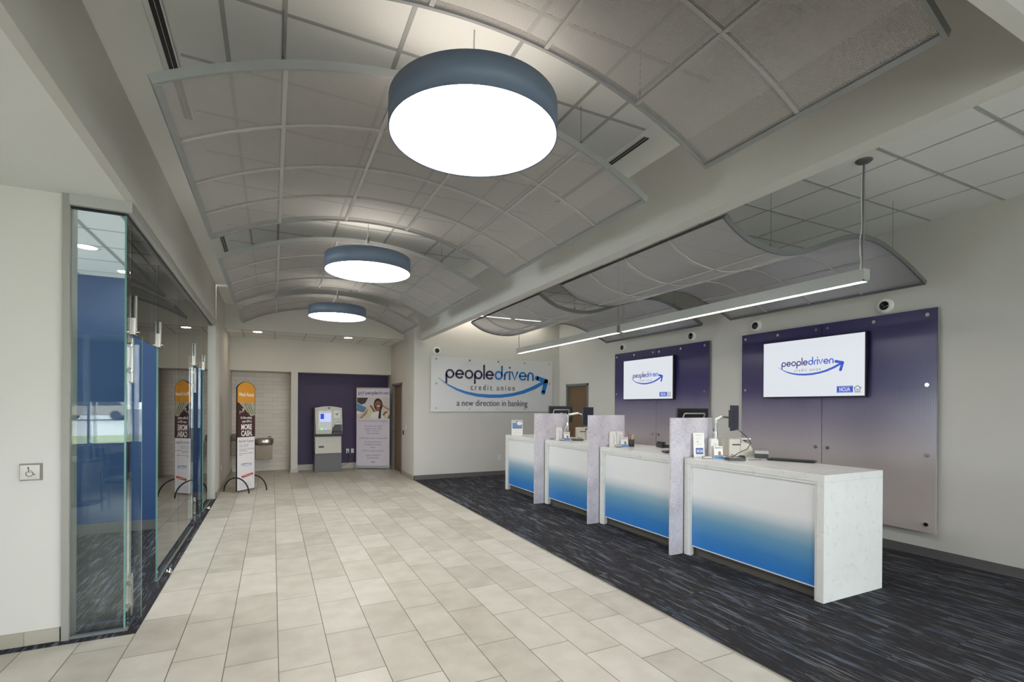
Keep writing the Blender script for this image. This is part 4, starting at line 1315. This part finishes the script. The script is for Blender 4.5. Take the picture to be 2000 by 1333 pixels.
a.build('lettering', LOGO_P, t); b.build('lettering', plain('print_violet2', (80, 86, 170), 0.5), t)
MB().stroke(arc(-0.30, 1.915, 0.06, 200, 340, 8, 0.025), 0.006, 0, 0.001, 0, Mf).build('logo', LOGO_B, t)
# photograph of a woman with shopping bags
pm = [plain('pic_pale', (208, 202, 200), 0.6), plain('pic_hair', (48, 34, 30), 0.6), plain('pic_skin', (150, 100, 74), 0.6), plain('pic_white', (226, 226, 226), 0.6), plain('pic_bag', (214, 208, 176), 0.6),
      plain('pic_blue', (92, 142, 178), 0.6), plain('pic_tan', (176, 140, 112), 0.6), plain('pic_teeth', (240, 238, 232), 0.6), plain('pic_car', (66, 62, 60), 0.6)]
k = MB()
Z0 = 1.305
k.box(-0.42, 0.42, Z0, 1.84, 0, 0.001, 0, Mf)
q0, q1 = 0.001, 0.0016
k.prism([(-0.41, 1.84), (-0.13, 1.84), (-0.20, 1.70), (-0.30, 1.66), (-0.41, 1.72)], q0, q1, 8, Mf)
k.prism([(-0.42, 1.70), (-0.16, 1.58), (-0.24, 1.46), (-0.42, 1.50)], q0, q1, 5, Mf)
k.prism([(-0.42, 1.60), (-0.30, 1.54), (-0.34, 1.42), (-0.42, 1.42)], q0, q1, 3, Mf)
k.prism([(0.18, 1.70), (0.42, 1.55), (0.42, 1.50), (0.20, 1.64)], q0, q1, 6, Mf)
k.prism([(-0.32, Z0), (-0.14, 1.56), (-0.02, 1.62), (0.04, 1.50), (-0.02, Z0)], q1, q1+.0006, 4, Mf)
k.prism([(-0.36, Z0), (-0.12, 1.57), (-0.16, 1.42), (-0.28, Z0)], q1+.0006, q1+.0012, 6, Mf)
k.ellipse(0.13, 1.66, 0.112, 0.165, q1+.0012, q1+.0016, 1, Mf, rot=0.1)
k.prism([(0.05, 1.60), (0.21, 1.60), (0.19, Z0), (0.10, Z0)], q1+.0012, q1+.0016, 1, Mf)
k.prism([(-0.08, Z0), (-0.02, 1.46), (0.10, 1.50), (0.22, 1.48), (0.28, Z0)], q1+.0016, q1+.002, 3, Mf)
k.prism([(0.07, 1.49), (0.18, 1.49), (0.16, 1.60), (0.09, 1.60)], q1+.002, q1+.0024, 2, Mf)
k.ellipse(0.125, 1.67, 0.078, 0.108, q1+.0024, q1+.0028, 2, Mf)
k.ellipse(0.135, 1.625, 0.036, 0.014, q1+.0028, q1+.0032, 7, Mf)
k.ellipse(0.098, 1.69, 0.012, 0.006, q1+.0028, q1+.0032, 1, Mf).ellipse(0.155, 1.69, 0.012, 0.006, q1+.0028, q1+.0032, 1, Mf)
k.prism([(0.055, 1.73), (0.10, 1.79), (0.19, 1.77), (0.205, 1.70), (0.17, 1.755), (0.11, 1.765)], q1+.0028, q1+.0032, 1, Mf)
k.stroke([(-0.06, 1.62), (-0.03, 1.59), (0.01, 1.52), (0.03, 1.49)], 0.05, q1+.002, q1+.0024, 2, Mf)
k.stroke([(0.27, 1.40), (0.31, 1.46), (0.35, 1.47)], 0.045, q1+.002, q1+.0024, 2, Mf)
k.prism([(0.16, 1.52), (0.21, 1.56), (0.20, Z0), (0.13, Z0)], q1+.0028, q1+.0032, 1, Mf)
k.prism([(0.30, Z0), (0.34, 1.44), (0.42, 1.42), (0.42, Z0)], q1, q1+.0006, 4, Mf)
k.prism([(0.37, Z0), (0.42, 1.42), (0.42, Z0)], q1+.0006, q1+.001, 8, Mf)
k.build('picture', pm, t)
ik = plain('banner_ink', (128, 118, 150), 0.6)
k = MB()
for s_, w_, z_ in (('ScoreCard Rewards Program', 0.37, 1.22), ('Use points for what', 0.22, 1.09), ('matters most: Cash', 0.22, 1.03), ('Back, Travel or', 0.18, 0.97), ('Merchandise!', 0.16, 0.90),
                   ('Contactless cards coming soon!', 0.36, 0.78), ('No Annual Fee and', 0.21, 0.68), ('No Balance Transfer', 0.22, 0.61), ('Fees', 0.06, 0.54), ('1.99% Introductory Rate*', 0.28, 0.45), ('Apple, Google &', 0.18, 0.34), ('Samsung Pay', 0.15, 0.27)):
    MB().text(s_, -w_, w_, z_, 0.027, 0, 0.001, 0, Mf).build('lettering', ik, t)
MB().text('NCUA', -0.05, 0.05, 0.165, 0.018, 0, 0.001, 0, Mf, 0.03).build('emblem', BLACK, t)

# floor sign
ang = math.atan2(0.28, 0.29)
t = thing('floor_sign', 'tall narrow floor sign with orange rounded top on black arched feet', 'sign', (-0.455, 10.56, 0), ang)
Wf, Hf = 0.40, 2.075
Mf = frame((0, -0.012, 0), (1, 0, 0), (0, 0, 1))
def slab(w, z0, zt, rise, n=16):
    return [(-w/2, z0), (w/2, z0)]+[(w/2-w*i/n, zt-rise+rise*math.sin(PI*i/n)**0.8) for i in range(n+1)]
MB().prism(slab(Wf, 0.03, Hf, 0.11), -0.026, -0.001, 0, Mf).build('board', BLACK, t)
w = Wf-0.016
MB().prism([(-w/2, 1.68), (w/2, 1.68)]+slab(w, 0, Hf-0.008, 0.105)[2:], -0.001, 0.0, 0, Mf).build('header_panel', plain('orange_print', (204, 142, 44), 0.5), t)
MB().box(-w/2, w/2, 1.03, 1.68, -0.001, 0.0, 0, Mf).build('photo_panel', plain('brown_print', (66, 38, 34), 0.5, var=0.3, scale=9), t)
MB().box(-w/2, w/2, 0.04, 1.03, -0.001, 0.0, 0, Mf).build('text_panel', plain('white_print', (222, 220, 224), 0.5, var=0.01), t)
k = MB().prism([(-0.16, 1.68), (w/2, 1.68), (w/2, 1.44), (0.10, 1.42)], 0.0, 0.001, 0, Mf)
k.build('picture', plain('banknote_print', (160, 158, 138), 0.5, var=0.3, scale=20), t)
k = MB()
for c0 in (0.02, 0.07, 0.12):
    k.stroke([(c0-0.05, 1.67), (c0+0.04, 1.47)], 0.010, 0.001, 0.002, 0, Mf)
k.build('picture', plain('dark_print', (70, 66, 50), 0.5), t)
WI = plain('white_ink', (235, 232, 230), 0.5)
for s_, x0_, x1_, z_, h_, w_ in (("What's Kasasa?", -0.165, 0.175, 1.80, 0.045, 0.01), ("It's like setting", -0.12, 0.12, 1.375, 0.030, 0.01), ('your GPS to', -0.09, 0.12, 1.305, 0.030, 0.01),
                             ('MORE', -0.11, 0.125, 1.175, 0.066, 0.03), ('CASH.', -0.11, 0.135, 1.055, 0.066, 0.03)):
    MB().text(s_, x0_, x1_, z_, h_, 0, 0.001, 0, Mf, w_).build('lettering', WI, t)
MB().stroke([(-0.14, 1.47), (-0.14, 1.52), (-0.09, 1.50), (-0.06, 1.56)], 0.010, 0, 0.001, 0, Mf, False).stroke([(-0.10, 1.555), (-0.055, 1.565), (-0.05, 1.52)], 0.008, 0, 0.001, 0, Mf, False).build('arrow_mark', WI, t)
GI = plain('grey_ink', (120, 105, 110), 0.5)
MB().text('Ask for Kasasa', -0.165, 0.165, 0.93, 0.035, 0, 0.001, 0, Mf).build('lettering', GI, t)
for z_, s_ in ((0.875, 'Earn rewards'), (0.845, 'every month'), (0.795, 'Refunds on ATM fees'), (0.765, 'nationwide'), (0.715, 'No minimum balance'), (0.69, 'ever')):
    MB().text(s_, -0.15, -0.15+0.017*len(s_), z_, 0.014, 0, 0.001, 0, Mf).build('lettering', GI, t)
a, b = MB(), MB()
f = lambda x: (x-4.72)*0.085+0.0
wordmark((a, b), -0.10, 0.085, 0.515, 0.019, 0, 0.001, Mf)
swoosh(b, 0.0, 0.51, 0.085, 0, 0.001, Mf)
a.build('logo', LOGO_P, t); b.build('logo', LOGO_B, t)
MB().prism([(-0.095, 0.265), (0.155, 0.30), (0.155, 0.345), (-0.095, 0.31)], 0, 0.001, 0, Mf).build('emblem', plain('red_print', (176, 60, 56), 0.5), t)
MB().text('free Kasasa checking', -0.075, 0.14, 0.298, 0.014, 0.001, 0.002, 0, Mf @ Matrix.Rotation(0.0, 4, 'Z')).build('lettering', plain('white_ink', (235, 232, 230), 0.5), t)
k = MB()
for i in range(8):
    k.box(-0.15, 0.13-0.02*(i % 3), 0.17-i*0.013, 0.172-i*0.013, 0, 0.0006, 0, Mf)
k.build('lettering', plain('faint_ink', (160, 160, 170), 0.6), t)
for sx in (-1, 1):
    p = [(sx*0.200, 0.31*math.cos(a_), 0.012+0.27*math.sin(a_)) for a_ in [PI*i/20 for i in range(21)]]
    MB().tube(p, 0.012, 10).build('arched_foot', RUBBER, t)

# drinking fountains
def fountain(x0, z0, label):
    t = thing('drinking_fountain', label, 'drinking fountain', (x0, 13.72, z0), 0, 'steel drinking fountains in the tiled niche')
    FB = plain('fountain_panel', (132, 120, 106), 0.42, 0.5, var=0.05)
    MB().box(-0.005, 0.355, -0.45, -0.002, 0, 0.35, b=0.006).build('body', FB, t)
    Mx = frame((0, 0, 0), (1, 0, 0), (0, 0, 1))
    n = 28
    # basin: rounded slab with a bowl
    def ring(grow, z, fx=0.215, fy=0.25):
        return [((0.175+(fx+grow)*(abs(math.cos(a))**0.6)*(1 if math.cos(a) >= 0 else -1)), -0.245+(fy+grow)*(abs(math.sin(a))**0.6)*(1 if math.sin(a) >= 0 else -1), z) for a in [2*PI*i/n for i in range(n)]]
    rs = [ring(-0.03, 0.345), ring(-0.01, 0.355), ring(0.0, 0.41), ring(0.0, 0.485), ring(-0.012, 0.497), ring(-0.04, 0.492), ring(-0.06, 0.46), ring(-0.12, 0.435), ring(-0.2, 0.43)]
    vs = [p for r_ in rs for p in r_]
    fs = [(k_*n+i, k_*n+(i+1) % n, (k_+1)*n+(i+1) % n, (k_+1)*n+i) for k_ in range(len(rs)-1) for i in range(n)]
    fs.append(tuple(range(n))[::-1]); fs.append(tuple(range((len(rs)-1)*n, len(rs)*n)))
    MB().add(vs, fs, smooth=True).build('basin', STEEL, t)
    MB().tube([(0.33, -0.14, 0.48), (0.33, -0.14, 0.53), (0.30, -0.17, 0.545), (0.27, -0.20, 0.535)], 0.010, 10).build('spout', CHROME, t)
    MB().cyl((0.175, -0.498, 0.44), (0.175, -0.51, 0.44), 0.03, 16).build('push_button', STEEL, t)
fountain(-0.875, 0.44, 'left, higher steel drinking fountain, partly behind the floor sign')
fountain(-0.365, 0.32, 'right, lower steel drinking fountain in the tiled niche')

# door opener button on the lobby wall
t = thing('door_opener_button', 'square steel door opener plate with a wheelchair symbol', 'push plate', (-1.467, YG, 1.176))
Ml = frame((0, 0, 0), (1, 0, 0), (0, 0, 1))
MB().prism([(-0.059, -0.058), (0.059, -0.058), (0.059, 0.058), (-0.059, 0.058)], 0, 0.008, 0, Ml).add(
    [(-0.059, -0.008, -0.058), (0.059, -0.008, -0.058), (0.059, -0.008, 0.058), (-0.059, -0.008, 0.058), (-0.050, -0.026, -0.048), (0.050, -0.026, -0.048), (0.050, -0.026, 0.048), (-0.050, -0.026, 0.048)],
    [(4, 5, 6, 7), (0, 1, 5, 4), (1, 2, 6, 5), (2, 3, 7, 6), (3, 0, 4, 7)]).build('plate', STEEL, t)
k = MB()
d_ = (0.0262, 0.0275)
k.ellipse(-0.008, 0.030, 0.0055, 0.0055, *d_, 0, Ml)
k.stroke([(-0.008, 0.022), (-0.006, 0.002), (0.012, 0.002), (0.022, -0.018), (0.028, -0.016)], 0.004, *d_, 0, Ml)
k.stroke([(-0.007, 0.012), (0.010, 0.012)], 0.003, *d_, 0, Ml)
k.stroke(arc(-0.003, -0.010, 0.0175, 120, 350, 16), 0.0035, *d_, 0, Ml)
k.build('emblem', plain('symbol_navy', (40, 44, 70), 0.5), t)

# ================================================================ behind the viewer: storefront and outside
mb = MB()
for x in (XLL, -4.40, -3.30, -2.20, -1.10, 0.0, 1.1, 2.2, 3.3, 4.4, 5.5, XR-0.05):
    mb.box(x, x+0.045, YB-0.10, YB+0.01, 0.80, 2.95)
mb.box(XLL, XR, YB-0.10, YB+0.01, 0.80, 0.85); mb.box(XLL, XR, YB-0.10, YB+0.01, 2.90, 2.95)
struct('window_8', mb, plain('aluminium_frame', (150, 154, 158), 0.35, 0.6))
struct('window_10', MB().box(XLL-0.06, XLL-0.054, 5.0, 9.5, 0.8, 2.7), GLASS)  # unseen side window added so daylight brightens the office
struct('window_9', MB().box(XLL, XR, YB-0.06, YB-0.054, 0.85, 2.90), GLASS)  # glazing widened across the whole rear wall to admit more daylight
t = MB().box(-4.36, -2.22, YB+0.02, YB+0.026, 1.68, 2.92).build('roller_blind', SHADE)
tag(t, 'dark roller blind half lowered over the lobby window', 'blind')
t = thing('round_table', 'round lobby table with dark boxes on it', 'table', (-2.85, -1.45, 0))
MB().lathe([(0.0005, 0.75), (0.60, 0.75), (0.60, 0.72), (0.0005, 0.72)], 48, smooth=False).build('tabletop', PAINT_DK, t)
MB().cyl((0, 0, 0.02), (0, 0, 0.72), 0.045, 18).lathe([(0.30, 0), (0.30, 0.02), (0.05, 0.04)], 30).build('pedestal', DKGREY, t)
for x, y, w_, h_, l in ((-2.75, -1.45, 0.13, 0.20, 'wide'), (-2.58, -1.56, 0.06, 0.16, 'narrow')):
    k = MB().box(x-w_/2-0.03, x+w_/2+0.03, y-0.05, y+0.05, 0.75, 0.75+h_, b=0.004)
    tag(k.build('display_box', DKGREY), '%s dark box on the round lobby table' % l, 'box')
t = thing('visitor_chair', 'dark lobby chair with looped arms beside the round table', 'chair', (-2.0, -0.75, 0), 2.0)
MB().box(-0.24, 0.24, -0.24, 0.24, 0.42, 0.47, b=0.02).build('seat', BLACK, t)
MB().box(-0.23, 0.23, 0.22, 0.26, 0.50, 0.88, b=0.015).build('backrest', BLACK, t)
for sx in (-1, 1):
    MB().tube([(sx*0.26, -0.24, 0), (sx*0.26, -0.24, 0.62), (sx*0.26, -0.18, 0.67), (sx*0.26, 0.20, 0.67), (sx*0.26, 0.26, 0.60), (sx*0.26, 0.24, 0)], 0.013, 10).build('leg', GREY_METAL, t)
# outside ground rising gently away from the building
def slope(z_at):
    pass
def gnd(y):     # height of the ground at distance
    d_ = -y-12.0
    return -0.1+max(0.0, d_)*0.024
mb = MB()
ys = [YB-0.13, -12, -20.5]
mb.add([(-60, YB-0.13, -0.1), (40, YB-0.13, -0.1), (40, -12, -0.1), (-60, -12, -0.1), (40, -21, gnd(-21)), (-60, -21, gnd(-21))], [(3, 5, 4, 2)])
tag(mb.build('lawn', OLIVE), 'mown grass lawn outside the lobby window', 'lawn')['kind'] = 'stuff'
mb = MB().add([(-60, -21, gnd(-21)), (40, -21, gnd(-21)), (40, -60, gnd(-60)), (-60, -60, gnd(-60))], [(0, 3, 2, 1)])
mb.add([(-60, YB-0.13, -0.1), (40, YB-0.13, -0.1), (40, -12, -0.1), (-60, -12, -0.1)], [(0, 3, 2, 1)])  # pale paving added beside the building to bounce neutral daylight inside
struct('floor_road', mb, ASPHALT)
t = thing('parked_car', 'parked tan estate car on the road outside the lobby window', 'car', (-11.5, -36, gnd(-36)))
side = [(-2.3, 0.35), (-2.3, 0.85), (-1.5, 1.0), (-0.9, 1.55), (1.5, 1.6), (2.2, 1.05), (2.3, 0.9), (2.3, 0.35)]
MB().prism(side, -0.9, 0.9, 0, frame((0, 0, 0), (1, 0, 0), (0, 0, 1))).build('body', CAR, t)
for x in (-1.4, 1.4):
    for y in (-0.85, 0.85):
        MB().cyl((x, y-0.1, 0.34), (x, y+0.1, 0.34), 0.34, 20).build('wheel', BLACK, t)
MB().prism([(-1.3, 1.02), (-0.85, 1.48), (1.4, 1.52), (1.8, 1.05)], -0.91, 0.91, 0, frame((0, 0, 0), (1, 0, 0), (0, 0, 1))).build('side_window', BLACK, t)
for i, (x, y, h_) in enumerate(((-16, -42, 7), (-9, -45, 6), (-4.5, -40, 7.5), (0, -44, 6.5), (-7, -34, 5.0))):
    t = thing('street_tree', ('tallest green tree across the road', 'green tree behind the parked car', 'green tree right of the parked car', 'green tree farthest right across the road', 'small tree nearer than the others across the road')[i], 'tree', (x, y, gnd(y)))
    MB().cyl((0, 0, 0), (0, 0, h_*0.5), 0.15, 10, r1=0.08).build('trunk', TOEK, t)
    bm = bmesh.new()
    rnd = random.Random(i)
    for q in range(7):
        c_ = Vector((rnd.uniform(-1, 1), rnd.uniform(-1, 1), h_*0.62+rnd.uniform(-1, 1.2)))
        r_ = bmesh.ops.create_icosphere(bm, subdivisions=3, radius=rnd.uniform(1.0, 1.5))
        for v in r_['verts']:
            v.co = c_+v.co*(1+rnd.uniform(-0.12, 0.12))
    me = bpy.data.meshes.new('crown'); bm.to_mesh(me); bm.free(); me.materials.append(LEAF)
    o = bpy.data.objects.new('crown', me); COL.objects.link(o); o.parent = t
